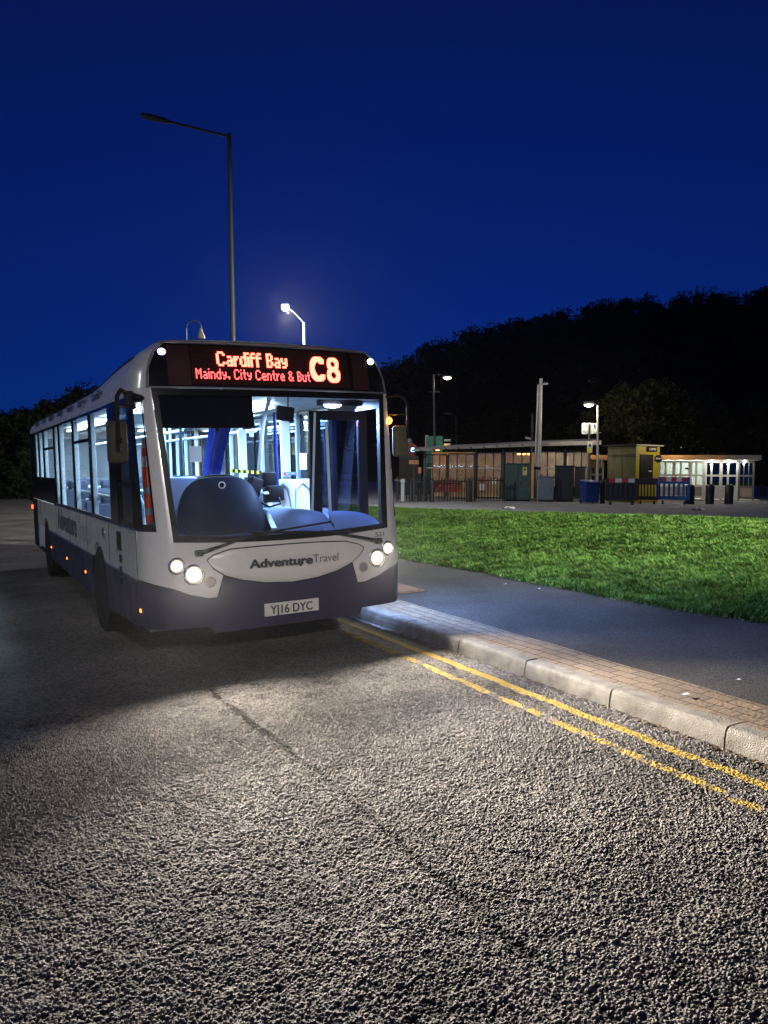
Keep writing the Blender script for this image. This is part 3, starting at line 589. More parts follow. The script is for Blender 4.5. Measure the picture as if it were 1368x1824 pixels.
for y_ in (3.4, 5.1): MB().box((-1.2525, y_, .54), (.003, .005, .40)).build('panel_seam', BLACK, bus)
AMBI = emi('indicator_glow', (1.0, .34, .03), 9)
MB().lathe([(1, 0), (.8, .5), (0, .9)], (0, 0, 0), 'Y', 16).build('indicator', AMBI, bus, True).matrix_local = Matrix.Translation(FC(.62, 2.13, 1, .012)) @ Matrix.Diagonal((.030, -.03, .036, 1))
lamp('indicator_glow', 'POINT', FC(.62, 2.13, 1, .07), 1.6, (1, .42, .05), .03)
# mirrors
MIRB = mat('mirror_shell', (.055, .053, .036), .6, spec=.2, var=.1)
c = Vector((-1.455, -.10, 1.93))
ar = MB().tube([FC(.45, 2.30, -1, 0), FC(.45, 2.31, -1, .06), (-1.36, -.02, 2.32), (-1.42, -.14, 2.33), (-1.455, -.16, 2.28), (-1.46, -.165, 2.1), (-1.46, -.165, 1.86)], .017, 8)
ar.rbox((-1.335, .0, 2.27), (.07, .06, .13), .012); ar.rbox((-1.30, .06, 2.22), (.06, .05, .05), .01); ar.tube([(-1.33, 0, 2.21), (-1.455, -.15, 2.21)], .014, 8)
ar = ar.build('mirror_arm', BLACK, bus, True)
h = MB().rbox(c, (.155, .085, .335), .032).build('mirror_housing', MIRB, ar, True); MB().lathe([(.026, 0), (.026, -.02), (.018, -.028), (0, -.03)], c + Vector((0, -.052, .01)), 'Y', 20).build('mirror_pivot', BLACK, ar, True)
c = Vector((1.275, .17, 1.925))
ar = MB().tube([FC(.4, 2.36, 1, 0), (1.22, .13, 2.37), (1.30, .12, 2.35), (1.335, .13, 2.28), (1.335, .13, 1.95)], .014, 8); ar.tube([FC(.5, 2.19, 1, 0), (1.31, .13, 2.19)], .010, 6)
ar = ar.build('mirror_arm', BLACK, bus, True)
MB().rbox(c, (.17, .07, .30), .03).build('mirror_housing', mat('mirror_shell_pale', (.11, .105, .06), .6, spec=.2, var=.1), ar, True)
MB().lathe([(.026, 0), (.026, -.02), (0, -.025)], c + Vector((.075, -.036, 0)), 'Y', 18).build('mirror_pivot', STEEL, ar, True)
# ------------------------------------------------------------ inside the bus
MB().box((0, 4.55, .36), (2.4, 8.7, .05)).build('cabin_floor', mat('cabin_floor', (.12, .13, .15), .6, var=.3, scale=40), bus)
MB().grid(lambda u, v: Vector(((u * 2 - 1) * 1.18, .35 + 8.5 * v, 2.36 + .10 * (1 - (u * 2 - 1) ** 2))), 12, 20).build('cabin_ceiling', INT, bus, True)
STRIP = emi('ceiling_strip_glow', (.72, .90, 1.0), 11); SPOTL = emi('porch_lamp_glow', (.70, .80, 1.0), 40)
for x in (-.62, .62):
    for y in (2.6, 4.4, 6.2, 7.9): MB().rbox((x, y, 2.375), (.16, 1.2, .03), .01).build('ceiling_light', STRIP, bus)
MB().rbox((-.02, 1.75, 2.39), (.22, .09, .025), .01).build('ceiling_light', STRIP, bus)
p = on(592, 722, 1, .75); ch = MB().rbox(p + Vector((.10, .03, .03)), (.50, .07, .06), .01).build('porch_lamp', BLACK, bus); MB().lathe([(1, .2), (.8, -.6), (0, -1)], (0, 0, 0), 'Z', 20).build('lens', SPOTL, ch, True).matrix_local = Matrix.Translation(p) @ Matrix.Diagonal((.10, .045, .028, 1))
lamp('porch_and_fill_light', 'AREA', p + Vector((0, 0, -.05)), 150, (.34, .52, 1.0), .16)
aimed('porch_and_fill_light', (1.16, 1.0, 2.22), (3.2, -.8, .1), 1500, (.28, .46, 1.0), 120, 1.0)  # added spot outside the door, throws blue spill onto the pavement
lamp('cab_light', 'AREA', (-.1, 1.95, 2.30), 40, (.45, .72, 1.0), .3)
lamp('saloon_light', 'AREA', (-.5, 5.0, 2.30), 230, (.60, .83, 1.0), .25, sy=6.4)
lamp('saloon_light', 'AREA', (.5, 5.0, 2.30), 230, (.60, .83, 1.0), .25, sy=6.4)
# pillars, linings, rails
for sd in (-1, 1):
    for y0, y1 in ((2.26, 2.54), (3.42, 3.78), (4.70, 5.10), (5.24, 5.62), (6.55, 6.98), (7.2, 7.66), (7.88, 8.25)): MB().rbox((sd * 1.208, y1 + .02, 1.78), (.05, .05, 1.14), .008).build('inner_pillar', INT, bus)
    MB().box((sd * 1.20, 5.3, .79), (.04, 7.1, .80)).build('side_lining', INT, bus)
MB().box((0, 8.85, 1.3), (2.35, .04, 1.9)).build('rear_bulkhead', mat('rear_bulkhead', (.16, .18, .21), .6), bus)
rails = [[(-.45, 1.8, .4), (-.45, 1.8, 2.38)], [(.25, 1.9, .4), (.25, 1.9, 2.40)], [(-.35, 2.9, .4), (-.35, 2.9, 2.40)], [(.42, 3.3, .4), (.42, 3.3, 2.40)], [(-.40, 4.6, .4), (-.40, 4.6, 2.4)], [(.40, 5.6, .4), (.40, 5.6, 2.4)],
         [(-.40, 1.8, 2.1), (-.40, 8, 2.1)], [(.42, 1.9, 2.1), (.42, 8, 2.1)], [(-1.1, 2.2, 1.46), (-.45, 2.2, 1.46)], [(-1.15, 1.9, 1.42), (-1.15, 4.6, 1.44)], [(-.8, 2.3, 1.42), (-.75, 2.3, 1.3), (-.75, 2.3, .8)]]
for r_ in rails: MB().tube(r_, .018, 8).build('handrail', POLE, bus, True)
a, c = on(480, 708, 1, 1.3), on(461, 840, 1, 1.3); MB().tube([a, a.lerp(c, .35) + Vector((-.03, 0, 0)), c], .022, 8).build('handrail', POLE, bus, True)
a, c = on(489, 735, 1, 1.15), on(494, 865, 1, 1.15); MB().tube([a, c], .020, 8).build('handrail', mat('navy_rail', (.02, .03, .14), .3), bus, True)
a, c = on(432, 765, 1, 1.6), on(432, 850, 1, 1.6); MB().box((a + c) / 2, (.085, .03, (a - c).length)).build('partition_post', INT, bus)
a, c = on(397, 765, 1, 1.6), on(397, 850, 1, 1.6); MB().tube([a, c], .022, 8).build('handrail', POLE, bus, True)
a, c = on(502, 742, 1, 2.0), on(514, 848, 1, 2.0); MB().box((a + c) / 2, (.11, .03, (a - c).length + .1)).build('partition_post', INT, bus)
p0, p1 = on(352, 840, 1, 1.5), on(391, 762, 1, 1.5); MB().grid(lambda u, v: Vector((p0.x + .05 + (.16 + .08 * v) * u + .10 * v * v, 1.5 + .10 * math.sin(PI * u), p0.z - .25 + (p1.z - p0.z + .3) * v)), 8, 10).build('cab_door_panel', BLUEP, bus, True)
TAPE_Y = mat('tape_yellow', (.65, .60, .04), .6); 
p0, p1 = on(404, 838, 1, 1.25), on(466, 842, 1, 1.25); tb = MB(); tk = MB()
for k in range(13): q_ = p0.lerp(p1, (k + .5) / 13); (tb if k % 2 else tk).box(q_, ((p1 - p0).length / 13, .012, .034))
t0 = tb.build('warning_tape', TAPE_Y, bus); tk.build('tape_stripe', BLACK, t0)
# dashboard
def dome(u, v):   # instrument binnacle seen from outside
    t = -1 + 2 * u; a = v * PI / 2; x = -.44 + .41 * (abs(t) ** .9 * math.copysign(1, t)); hgt_ = .505 * (1 - abs(t) ** 3.2) ** .45
    return Vector((x, .18 + .40 * math.sin(a) * 1.0 + .10 * t * t * (1 - v), 1.10 + .02 + hgt_ * math.sin(min(a * 1.35, PI / 2)) ))
MB().grid(dome, 36, 16).build('dashboard_binnacle', DASH, bus, True, 60)
MB().tube([(x, .60 + .03, 1.12 + .505 * (1 - abs((x + .44) / .36) ** 3.2) ** .45 + .005) for x in np.linspace(-.72, -.16, 15)], .014, 8).build('binnacle_hood', BLACK, bus, True)
q_ = on(393, 864, 1, .44); MB().lathe([(.030, -.012), (.034, -.02), (.026, -.024), (.024, -.012), (0, -.008)], q_ + Vector((0, -.02, 0)), 'Y', 20).build('air_vent', mat('vent_ring', (.55, .6, .68), .4), bus, True); MB().lathe([(.022, -.013), (0, -.013)], q_ + Vector((0, -.02, 0)), 'Y', 20).build('vent_grille', BLACK, bus)
MB().grid(lambda u, v: Vector((-1.08 + 2.14 * u, F(-1.0 + 2.0 * u, 1.12) + .05 + .34 * v, 1.085 + .05 * math.sin(v * PI / 2))), 30, 6).build('dashboard_base', DASH, bus, True)
MB().grid(lambda u, v: Vector((-.05 + .56 * u, .10 + .55 * v, 1.10 + .21 * math.sin(min(1, v * 1.5) * PI / 2) * (1 - .25 * u ** 3) )), 16, 10).build('dashboard_shelf', DASHL, bus, True)
MB().grid(lambda u, v: Vector((.51 + .50 * u, .10 + .30 * v, 1.10 + .16 * math.sin(min(1, v * 1.5) * PI / 2) * (1 - .5 * u ** 4))), 16, 10).build('dashboard_shelf', DASHL, bus, True)
# driver seat, steering wheel, ticket machine
st_ = MB().rbox((-.72, 1.25, 1.02), (.46, .14, .62), .06, (rad(-8), 0, 0)).build('driver_seat', mat('driver_seat', (.07, .10, .17), .8), bus, True); MB().rbox((-.72, 1.02, .78), (.46, .48, .12), .05).build('cushion', SEATC, st_, True); MB().rbox((-.72, 1.30, 1.42), (.28, .10, .20), .05).build('headrest', mat('driver_seat', (.07, .10, .17), .8), st_, True)
q_ = on(325, 870, 1, 1.1); MB().rbox(q_ + Vector((0, .15, -.10)), (.44, .22, .42), .08).build('cab_partition_pad', mat('cab_pad', (.10, .15, .26), .45), bus, True)
tm = MB()
q_ = on(487, 880, 1, .78); tm.rbox(q_, (.17, .15, .15), .012, (rad(-12), 0, 0)); q2 = on(452, 868, 1, .82); tm.rbox(q2, (.13, .09, .19), .012, (0, rad(18), rad(15))); q3 = on(478, 856, 1, .95); tm.rbox(q3, (.13, .10, .17), .01); tm.tube([on(455, 890, 1, .72), on(480, 903, 1, .62), on(500, 897, 1, .62), on(497, 886, 1, .68)], .011, 8)
tm = tm.build('ticket_machine', BLACK, bus, True); MB().box(on(474, 878, 1, .690), (.055, .004, .03), (rad(-40), 0, 0)).build('ticket_screen', mat('ticket_screen', (.5, .55, .6), .2), tm)
# interior mirror on its rod
p0, p1 = on(513, 708, 1, .30), on(513, 728, 1, .30)
im = MB().rbox(on(508, 737, 1, .30), (.175, .035, .135), .02, (0, rad(6), 0)).build('interior_mirror', BLACK, bus, True); MB().tube([p0 + Vector((0, 0, .03)), p1], .006, 6).build('mirror_rod', BLACK, im)
# folded door leaf and its frame, door pillars
dl = on(566, 800, 1, .55); zt_ = on(600, 732, 1, .55).z
b = MB(); x0, x1 = on(552, 800, 1, .55).x, on(656, 800, 1, .55).x
for a0, a1, z0_, z1_ in ((x0, x0 + .12, .45, zt_), (x1 - .10, x1, .45, zt_), (x0 + .12, x1 - .10, zt_ - .09, zt_), (x0 + .12, x1 - .10, .45, .60)): b.box(((a0 + a1) / 2, .57 + .04 * (a0 - x0), (z0_ + z1_) / 2), (a1 - a0, .035, z1_ - z0_))
d = b.build('door', BLACK, bus); MB().box(((x0 + x1) / 2, .572, (.6 + zt_) / 2), (x1 - x0 - .2, .006, zt_ - .66)).build('pane', glass('door_glass', (.55, .62, .80), .12), d)
MB().tube([(x0 + .20, .53, .9), (x0 + .17, .52, zt_ - .12)], .016, 8).build('handle', POLE, d, True)
MB().tube([(x0 + .05, .52, zt_ - .02), (x0 - .015, .54, .9)], .012, 6).build('door_edge', mat('door_edge', (.5, .58, .62), .4), d)
MB().box((1.235, 1.62, 1.4), (.05, .10, 1.9)).build('door_post', BLACK, bus); MB().box((1.235, .50, 1.35), (.05, .06, 1.9)).build('door_post', BLACK, bus)
MB().box((1.235, 1.05, 2.31), (.04, 1.15, .08)).build('door_header', BLACK, bus)
# notices and panels seen through the screen
for px, py, y, sx, sz, M in ((348, 809, 1.2, 22, 28, mat('cream_notice', (.62, .58, .50), .8)), (540, 822, 1.3, 13, 28, emi('backlit_notice', (.9, .97, 1.0), 1.0)), (448, 752 + 20, 1.7, 8, 12, INT)):
    q_ = on(px, py, 1, y); k = mpp(q_); MB().rbox(q_, (sx * k, .006, sz * k), .003).build('notice', M if M.name != 'backlit_notice' else PAPER, bus)
q_ = on(517, 844, 1, 1.9); k = mpp(q_); s_ = MB().box(q_, (24 * k, .006, 6 * k)).build('seat_sign', mat('sign_blue', (.05, .08, .45), .5), bus); MB().prism([(-15, 0), (-10, 3), (-10, -3)], lambda a, c_: q_ + Vector((a * k, -.005, c_ * k)), lambda a, c_: q_ + Vector((a * k, -.002, c_ * k))).build('arrow', mat('sign_red', (.5, .03, .08), .5), s_)
text('sign_lettering', 'PAY DRIVER', .028, mat('sign_white', (.8, .8, .8), .6), s_, face_front(q_ + Vector((-9 * k, -.006, -.008))), width=19 * k)
q_ = on(519, 868, 1, 1.7); MB().rbox(q_ + Vector((0, .02, -.12)), (.55, .03, .42), .012).build('luggage_pen', INT, bus)
for dx_ in (-.12, .14): MB().tube([q_ + Vector((dx_ - .10, -.01, -.25)), q_ + Vector((dx_ - .08, -.01, -.02)), q_ + Vector((dx_, -.01, .05)), q_ + Vector((dx_ + .08, -.01, -.02)), q_ + Vector((dx_ + .12, -.01, -.25))], .012, 8).build('pen_rail', mat('pen_rail', (.40, .48, .52), .4), bus, True)
MB().box((.62, 2.25, 1.75), (1.1, .01, 1.1)).build('draught_screen', glass('screen_glass', (.80, .88, .95), .1), bus)
MB().box((-.75, 1.78, 1.75), (.85, .01, 1.1)).build('cab_screen', glass('cab_glass', (.78, .88, .95), .12), bus)
# seats
def seat0():
    s_ = MB().rbox((0, .30, .98), (.40, .05, .62), .03, (rad(-8), 0, 0)).build('seat', SEATB, bus, True)
    MB().rbox((0, .02, .78), (.40, .42, .10), .04).build('cushion', SEATC, s_, True); MB().rbox((0, .245, 1.02), (.38, .07, .60), .03, (rad(-8), 0, 0)).build('backrest', SEATC, s_, True)
    MB().rbox((0, .335, 1.36), (.26, .10, .17), .05, (rad(-8), 0, 0)).build('headrest', SEATC, s_, True); MB().tube([(-.17, .30, 1.20), (-.17, .34, 1.34), (.17, .34, 1.34), (.17, .30, 1.20)], .014, 8).build('grab_rail', POLE, s_, True)
    MB().tube([(0, .05, .36 - 0), (0, .05, .74)], .03, 8).build('leg', SEATB, s_, True); return s_
s0 = seat0(); first = True
for row, y in enumerate((2.55, 3.35, 4.15, 5.15, 5.95, 6.75, 7.55)):
    for x in (-.97, -.53, .53, .97):
        if x > 0 and y < 3: continue
        o = s0 if first else copy_tree(s0, bus); first = False; o.location = (x, y, .10 if y > 5 else 0)
# hi-vis jacket hung on the cab side
def jk(u, v):
    t = u * 2 - 1; wv = (.15 + .10 * v - .04 * v * v) * (1 if v > .08 else .6 + 5 * v)
    return Vector((-1.115 + .055 * v + t * (.030 + .055 * v ** .8), .43 + .02 * math.sin(v * 5 + u * 9), 1.98 - .74 * v)) + Vector((0, .018 * math.sin(u * 21 + v * 3), 0))
def jmat():
    M = bpy.data.materials.new('hivis_cloth'); M.use_nodes = True; n = M.node_tree; b = n.nodes['Principled BSDF']; L = n.links
    tc = n.nodes.new('ShaderNodeTexCoord'); sx = n.nodes.new('ShaderNodeSeparateXYZ'); L.new(tc.outputs['Object'], sx.inputs[0]); mr = n.nodes.new('ShaderNodeMapRange'); mr.inputs[1].default_value = 1.24; mr.inputs[2].default_value = 1.98; L.new(sx.outputs[2], mr.inputs[0])
    cr = n.nodes.new('ShaderNodeValToRGB'); cr.color_ramp.interpolation = 'CONSTANT'; L.new(mr.outputs[0], cr.inputs[0]); e = cr.color_ramp.elements; O = (.85, .10, .02, 1); Gy = (.30, .32, .36, 1)
    e[0].color = O; e[1].position = .99; e[1].color = (.75, .06, .05, 1)
    for p_, c_ in ((.10, Gy), (.18, O), (.34, Gy), (.42, O), (.66, (.80, .62, .62, 1)), (.78, (.8, .08, .05, 1)), (.88, (.78, .62, .62, 1))): k = e.new(p_); k.color = c_
    L.new(cr.outputs[0], b.inputs['Base Color']); b.inputs['Roughness'].default_value = .7; return M
jb = MB(); jb.grid(jk, 24, 30); jb.grid(lambda u, v: jk(u, v) + Vector((0, .03, 0)), 24, 30)
tag(jb.build('jacket', jmat(), None, True), 'orange and grey reflective work jacket hanging in the driver cab window', 'jacket')
lamp('jacket_fill', 'POINT', (-.88, .27, 2.0), 7, (.85, .92, 1.0), .05)  # added fill to brighten the jacket, no fitting here

# =================================================================== STREET LIGHTS, STATION, TREES, HILL
POLEM = mat('dark_pole', (.035, .04, .042), .5, var=.2); GALV = mat('pale_pole', (.40, .41, .40), .5, metal=.3, var=.2, scale=6)
DGREEN = mat('cabinet_green', (.045, .085, .075), .5, var=.2, scale=4); GREYB = mat('cabinet_grey', (.14, .18, .22), .5, var=.2, scale=4); DARKC = mat('cabinet_dark', (.012, .018, .022), .45, var=.3)
RAILM = mat('black_railing', (.010, .011, .012), .45); WOOD = mat('ply_backing', (.30, .23, .15), .7, var=.35, scale=2.5); CREAM = mat('cream_frame', (.62, .63, .58), .5, var=.12); CONC = mat('plinth', (.42, .40, .35), .8, var=.2, scale=3)
def far(name, label, cat, p, group=None, turn=0.0):
    d = p - CAMLOC; yaw = math.atan2(-d.x, d.y) + turn
    o = thing(name, label, cat, p, (0, 0, 0), group); o.rotation_mode = 'QUATERNION'; o.rotation_quaternion = (Matrix.Rotation(LEAN, 3, 'Y') @ Matrix.Rotation(yaw, 3, 'Z')).to_quaternion(); return o
def lantern(M, parent, c, sx, sy, sz, glow=None):
    h = MB().rbox(c, (sx, sy, sz), min(sz, sy) * .4).build('lamp_head', M, parent, True)
    if glow: MB().lathe([(1, 0), (.8, -.6), (0, -1)], (0, 0, 0), 'Z', 18).build('lamp_bowl', glow, h, True).matrix_local = Matrix.Translation(Vector(c) + Vector((0, 0, -sz * .35))) @ Matrix.Diagonal((sx * .42, sy * .42, sz * .9, 1))
    return h
# tall unlit column behind the bus
p = on(410, 600, 0, 2.25); p.z = .13; o = thing('street_lamp', 'tall unlit lamp column with a long arm rising behind the bus roof', 'street lamp', p); dd = -(p - CAMLOC).dot(CAMZ); k = dd / FPX
top = atd(408, 243, dd) - p; hd = atd(262, 207, dd - .75) - p
MB().tube([(0, 0, 0), (top.x * .15, top.y * .15, 1.4)], [.085, .085], 14).build('post_base', POLEM, o, True)
MB().tube([(top.x * .15, top.y * .15, 1.4), top * .5 + Vector((0, 0, 0)), top + Vector((0, 0, .05))], [.06, .052, .043], 14).build('pole', POLEM, o, True)
MB().tube([top, top.lerp(hd, .9)], [.026, .022], 10).build('arm', POLEM, o, True)
e = (hd - top).normalized(); hh = MB().tube([top.lerp(hd, .72), top.lerp(hd, .78), top.lerp(hd, 1.0), top.lerp(hd, 1.08)], [.026, .05, .06, .024], 12).build('lamp_head', POLEM, o, True)
# lit lamps
def post(name, label, px, ytop, d, base_z=None, hx=None, hy=None, M=GALV, r=.06, glow=None, watts=0, col=(1, .85, .65), cross=None, group='lit lamps around the station', base=None, sx=.5, down=False):
    p = base if base is not None else atd(px, ytop, d)
    if base is None: p.z = stz(p.x, p.y) if base_z is None else base_z
    d = -(p - CAMLOC).dot(CAMZ); k = d / FPX; top = atd(px, ytop, d)
    L_ = (top - p).length; o = far(name, label, 'street lamp', p, group)
    Mi = o.rotation_quaternion.to_matrix().inverted(); tl = Mi @ (top - p)
    MB().tube([(0, 0, 0), (tl.x * .5, tl.y * .5, tl.z * .5), tl], [r * 1.15, r, r * .75], 10).build('pole', M, o, True)
    if hx is not None:
        hl = Mi @ (atd(hx, hy, d) - p); MB().tube([tl, (tl + hl) / 2 + Vector((0, 0, .06)), hl], .014, 8).build('arm', POLEM, o, True); lantern(POLEM, o, hl, sx, .28, .16, glow)
        if watts:
            lamp('lamp_and_fill_light', 'POINT', p + (o.rotation_quaternion.to_matrix() @ (hl + Vector((0, -.05, -.32)))), watts, col, .12)
    if cross:
        cl = Mi @ (atd(cross[0], cross[2], d) - p); cr_ = Mi @ (atd(cross[1], cross[2], d) - p); MB().tube([cl, cr_], .03, 8).build('crossarm', M, o, True)
    return o
WARMG = emi('lamp_glow_warm', (1.0, .80, .62), 26); COOLG = emi('lamp_glow_cream', (1.0, .95, .78), 45)
post('street_lamp', 'bright cream lamp high above the bus roof on a pale pole', 541, 575, 30, hx=508, hy=545, glow=COOLG, group='lit lamps around the station', sx=.34)
aimed('lamp_and_fill_light', atd(508, 560, 29.6), (9.0, 5.5, .3), 2600, (1, .97, .84), 66, .8)
lamp('lamp_and_fill_light', 'POINT', atd(508, 562, 29.6), 2500, (1, .96, .84), .12)
post('street_lamp', 'lit lamp on dark post with crossbar above the green box', 772, 668, 44, hx=797, hy=670, M=POLEM, r=.07, glow=WARMG, watts=70, cross=(764, 783, 698), sx=.55)
post('street_lamp', 'lit lamp on pale post beside the two sided station sign', 1065, 722, 41, hx=1049, hy=718, glow=WARMG, watts=130, cross=(1058, 1071, 771), base=st(1064, 895.5), sx=.55)
post('street_lamp', 'thin unlit lamp post in the dark behind the shelter roof', 812, 742, 60, hx=797, hy=737, M=POLEM, r=.06, group=None, sx=.7)
# swan neck lamp peeping over the bus roof
p = atd(332, 580, 24); p.z = .0; o = thing('swan_neck_lamp', 'slim swan neck lamp with bell shade peeping over the bus roof', 'street lamp', p); dd = -(p - CAMLOC).dot(CAMZ)
T = lambda x, y: atd(x, y, dd) - p
MB().tube([(0, 0, 0), T(332, 583)], .018, 8).build('pole', GALV, o, True); MB().tube([T(332, 585), T(333, 578), T(338, 573), T(346, 571), T(354, 574), T(358, 580), T(359, 586)], .022, 8).build('arm', POLEM, o, True)
s_ = MB().lathe([(.02, .22), (.05, .18), (.07, .08), (.12, -.02), (.13, -.10), (.10, -.12)], (0, 0, 0), 'Z', 16).build('lamp_shade', mat('bell_shade', (.18, .15, .11), .5), o, True); s_.location = T(357.5, 597)
# unseen column added behind the camera to light the bus front
p = Vector((-4.6, -15.5, 0)); o = thing('street_lamp', 'unseen pale lamp column added behind the camera to light the bus', 'street lamp', p)
MB().tube([(0, 0, 0), (0, 0, 6.4)], [.08, .05], 12).build('pole', GALV, o, True); MB().tube([(0, 0, 6.35), (.9, .1, 6.5)], .025, 8).build('arm', GALV, o, True); lantern(POLEM, o, (1.1, .1, 6.5), .6, .26, .14, COOLG)
aimed('lamp_and_fill_light', p + Vector((1.1, .1, 6.2)), (-.1, .2, .85), 3700, (1, .95, .86), 19, 1.0, .15)
p = Vector((-11.5, 5.0, 0)); o = thing('street_lamp', 'unseen pale lamp column added across the road to light the bus side', 'street lamp', p)  # unseen column, added to fill the bus side and left road
MB().tube([(0, 0, 0), (0, 0, 6.4)], [.08, .05], 12).build('pole', GALV, o, True); MB().tube([(0, 0, 6.35), (.9, .1, 6.5)], .025, 8).build('arm', GALV, o, True); lantern(POLEM, o, (1.1, .1, 6.5), .6, .26, .14, COOLG)
lamp('lamp_and_fill_light', 'POINT', p + Vector((1.1, .1, 6.1)), 600, (.92, 1, .92), .15)
p = Vector((13.0, -8.5, .6)); o = thing('street_lamp', 'unseen pale lamp column added beyond the grass bank to light it', 'street lamp', p)  # unseen column, added only to brighten the grass
MB().tube([(0, 0, 0), (0, 0, 6.4)], [.08, .05], 12).build('pole', GALV, o, True); MB().tube([(0, 0, 6.35), (-.9, .1, 6.5)], .025, 8).build('arm', GALV, o, True); lantern(POLEM, o, (-1.1, .1, 6.5), .6, .26, .14, COOLG)
aimed('lamp_and_fill_light', p + Vector((-1.1, .1, 6.2)), (8.0, 6.0, .3), 36000, (1, 1, .88), 62, .8, .15)

# camera masts
p = st(957, 893); o = far('camera_mast', 'tall pale camera mast in front of the shelter beside the green cabinet', 'camera mast', p); k = mpp(p); H = 217 * k
MB().tube([(0, 0, 0), (.05, 0, H * .28), (.07, 0, H)], [.11, .10, .085], 12).build('pole', GALV, o, True); MB().tube([(-.13, -.02, H * .26), (-.06, -.02, H * .95)], .05, 8).build('conduit', GALV, o, True)
MB().rbox((-.03, -.05, H * .27), (.36, .25, .12), .03).build('clamp', BLACK, o); MB().tube([(.06, -.05, H * .94), (.28, -.1, H * .965)], .035, 8).build('bracket', GALV, o, True); MB().rbox((.30, -.12, H * .955), (.22, .12, .10), .03).build('camera', GALV, o, True)
p = atd(945, 795, 46); p.z = stz(p.x, p.y); o = far('camera_mast', 'dark camera mast with white camera rising behind the shelter roof', 'camera mast', p); k = mpp(p); H = (atd(945, 737, 46) - p).length
MB().tube([(0, 0, 0), (0, 0, H)], [.09, .07], 10).build('pole', POLEM, o, True); MB().rbox((-.22, -.1, H - 1.45), (.34, .16, .13), .04, (0, rad(12), 0)).build('camera', mat('camera_white', (.7, .68, .62), .5), o, True); MB().rbox((0, -.08, H - .9), (.14, .1, 1.0), .03).build('control_box', POLEM, o, True)

# ---- long waiting shelter
sh0 = st(900, 890.5); o = far('waiting_shelter', 'long dark framed waiting shelter with warm lit glazing and pale roof edge', 'shelter', sh0); k = mpp(sh0)
lx = lambda px: (px - 900) * k; lz = lambda py: (890.5 - py) * k
b = MB(); ra = [(735, 803, 806), (800, 798.5, 802), (880, 794.5, 799), (950, 790.5, 796), (1060, 786, 793)]
for (xa, ta, ba), (xb, tb_, bb_) in zip(ra[:-1], ra[1:]):
    xs_ = [lx(xa), lx(xb)]; b.add([(xs_[0], -.9, lz(ba)), (xs_[1], -.9, lz(bb_)), (xs_[1], -.9, lz(tb_)), (xs_[0], -.9, lz(ta)), (xs_[0], 2.6, lz(ba) + .25), (xs_[1], 2.6, lz(bb_) + .25), (xs_[1], 2.6, lz(tb_) + .25), (xs_[0], 2.6, lz(ta) + .25)], [(0, 1, 2, 3), (4, 7, 6, 5), (0, 4, 5, 1), (3, 2, 6, 7), (0, 3, 7, 4), (1, 5, 6, 2)])
rf = b.build('roof', mat('roof_sheet', (.34, .32, .28), .6, var=.25), o)
b = MB()
for px in range(752, 950, 22): b.box((lx(px), -.905, lz(I(px, [(735, 803), (950, 790.5)])) - .06), (.05, .03, .12), (0, rad(-50), 0))
b.build('roof_joint', RAILM, rf)
FRM = mat('shelter_frame', (.05, .058, .058), .45, var=.2); TR = mat('pale_transom', (.5, .48, .42), .5)
for a, e in ((757, 795), (798, 845), (849, 893), (898, 943), (958, 1001), (1004, 1044)):
    ty = I(a, [(757, 812), (850, 808), (900, 806), (1004, 805)])
    f_ = MB(); zt_ = lz(ty)
    for x in (a, e): f_.box((lx(x), 0, zt_ / 2), (.10, .10, zt_))
    n = 3
    for i in range(1, n): f_.box((lx(a + (e - a) * i / n), 0, (zt_ + lz(860)) / 2), (.055, .06, zt_ - lz(860)))
    f_.box((lx((a + e) / 2), 0, zt_ + .03), ((e - a) * k, .09, .07)); f_.box((lx((a + e) / 2), 0, lz(886)), ((e - a) * k, .06, .05))
    f_.box((lx((a + e) / 2), 0, lz(860) * .5), ((e - a) * k, .03, lz(860) - .35)) if a > 890 else None
    w_ = f_.build('window_bay', FRM, o); MB().box((lx((a + e) / 2), .02, (zt_ + .3) / 2), ((e - a) * k, .012, zt_ - .3)).build('pane', PLAINGL, w_); MB().box((lx((a + e) / 2), -.035, lz(834.5)), ((e - a) * k - .1, .03, .05)).build('transom', TR, w_)
MB().box((lx(905), 2.2, 1.25), (lx(1046) - lx(757), .06, 2.5)).build('back_wall', WOOD, o)
MB().box((lx(905), 1.0, .06), (lx(1048) - lx(745), 2.9, .12)).build('plinth', CONC, o)
for x in (755, 847, 895, 951, 1002): MB().box((lx(x), -.06, lz(800) / 2), (.10, .10, lz(800))).build('post', FRM, o)
ORG = emi('shelter_lamp_glow', (1.0, .33, .08), 14)
for px, py in ((779, 802.5), (923, 808.5), (932, 808.5), (941, 808.5)): MB().rbox((lx(px), -.35 if px < 800 else .6, lz(py)), (.18, .12, .06), .02).build('lamp', ORG, o)
for px, wt, c_ in ((775, 27, (1, .60, .30)), (825, 9, (1, .74, .5)), (872, 18, (1, .76, .48)), (928, 13, (1, .48, .16)), (985, 30, (1, .84, .65)), (1024, 34, (1, .86, .68))):
    l_ = lamp('shelter_light', 'POINT', (lx(px), 1.0, 2.1), wt, c_, .1, parent=o)
    lamp('shelter_light', 'POINT', (lx(px), .9, .35), 4, (1, .8, .6), .1, parent=o)
for px, py, w_, h_, c_ in ((803 + 6, 823, 11, 15, (.35, .25, .24)), (1010, 820, 8, 20, (.5, .4, .3)), (788, 820, 6, 18, (.5, .2, .08))): MB().box((lx(px), 2.12, lz(py)), (w_ * k, .02, h_ * k)).build('poster', mat('poster%d' % px, c_, .7), o)

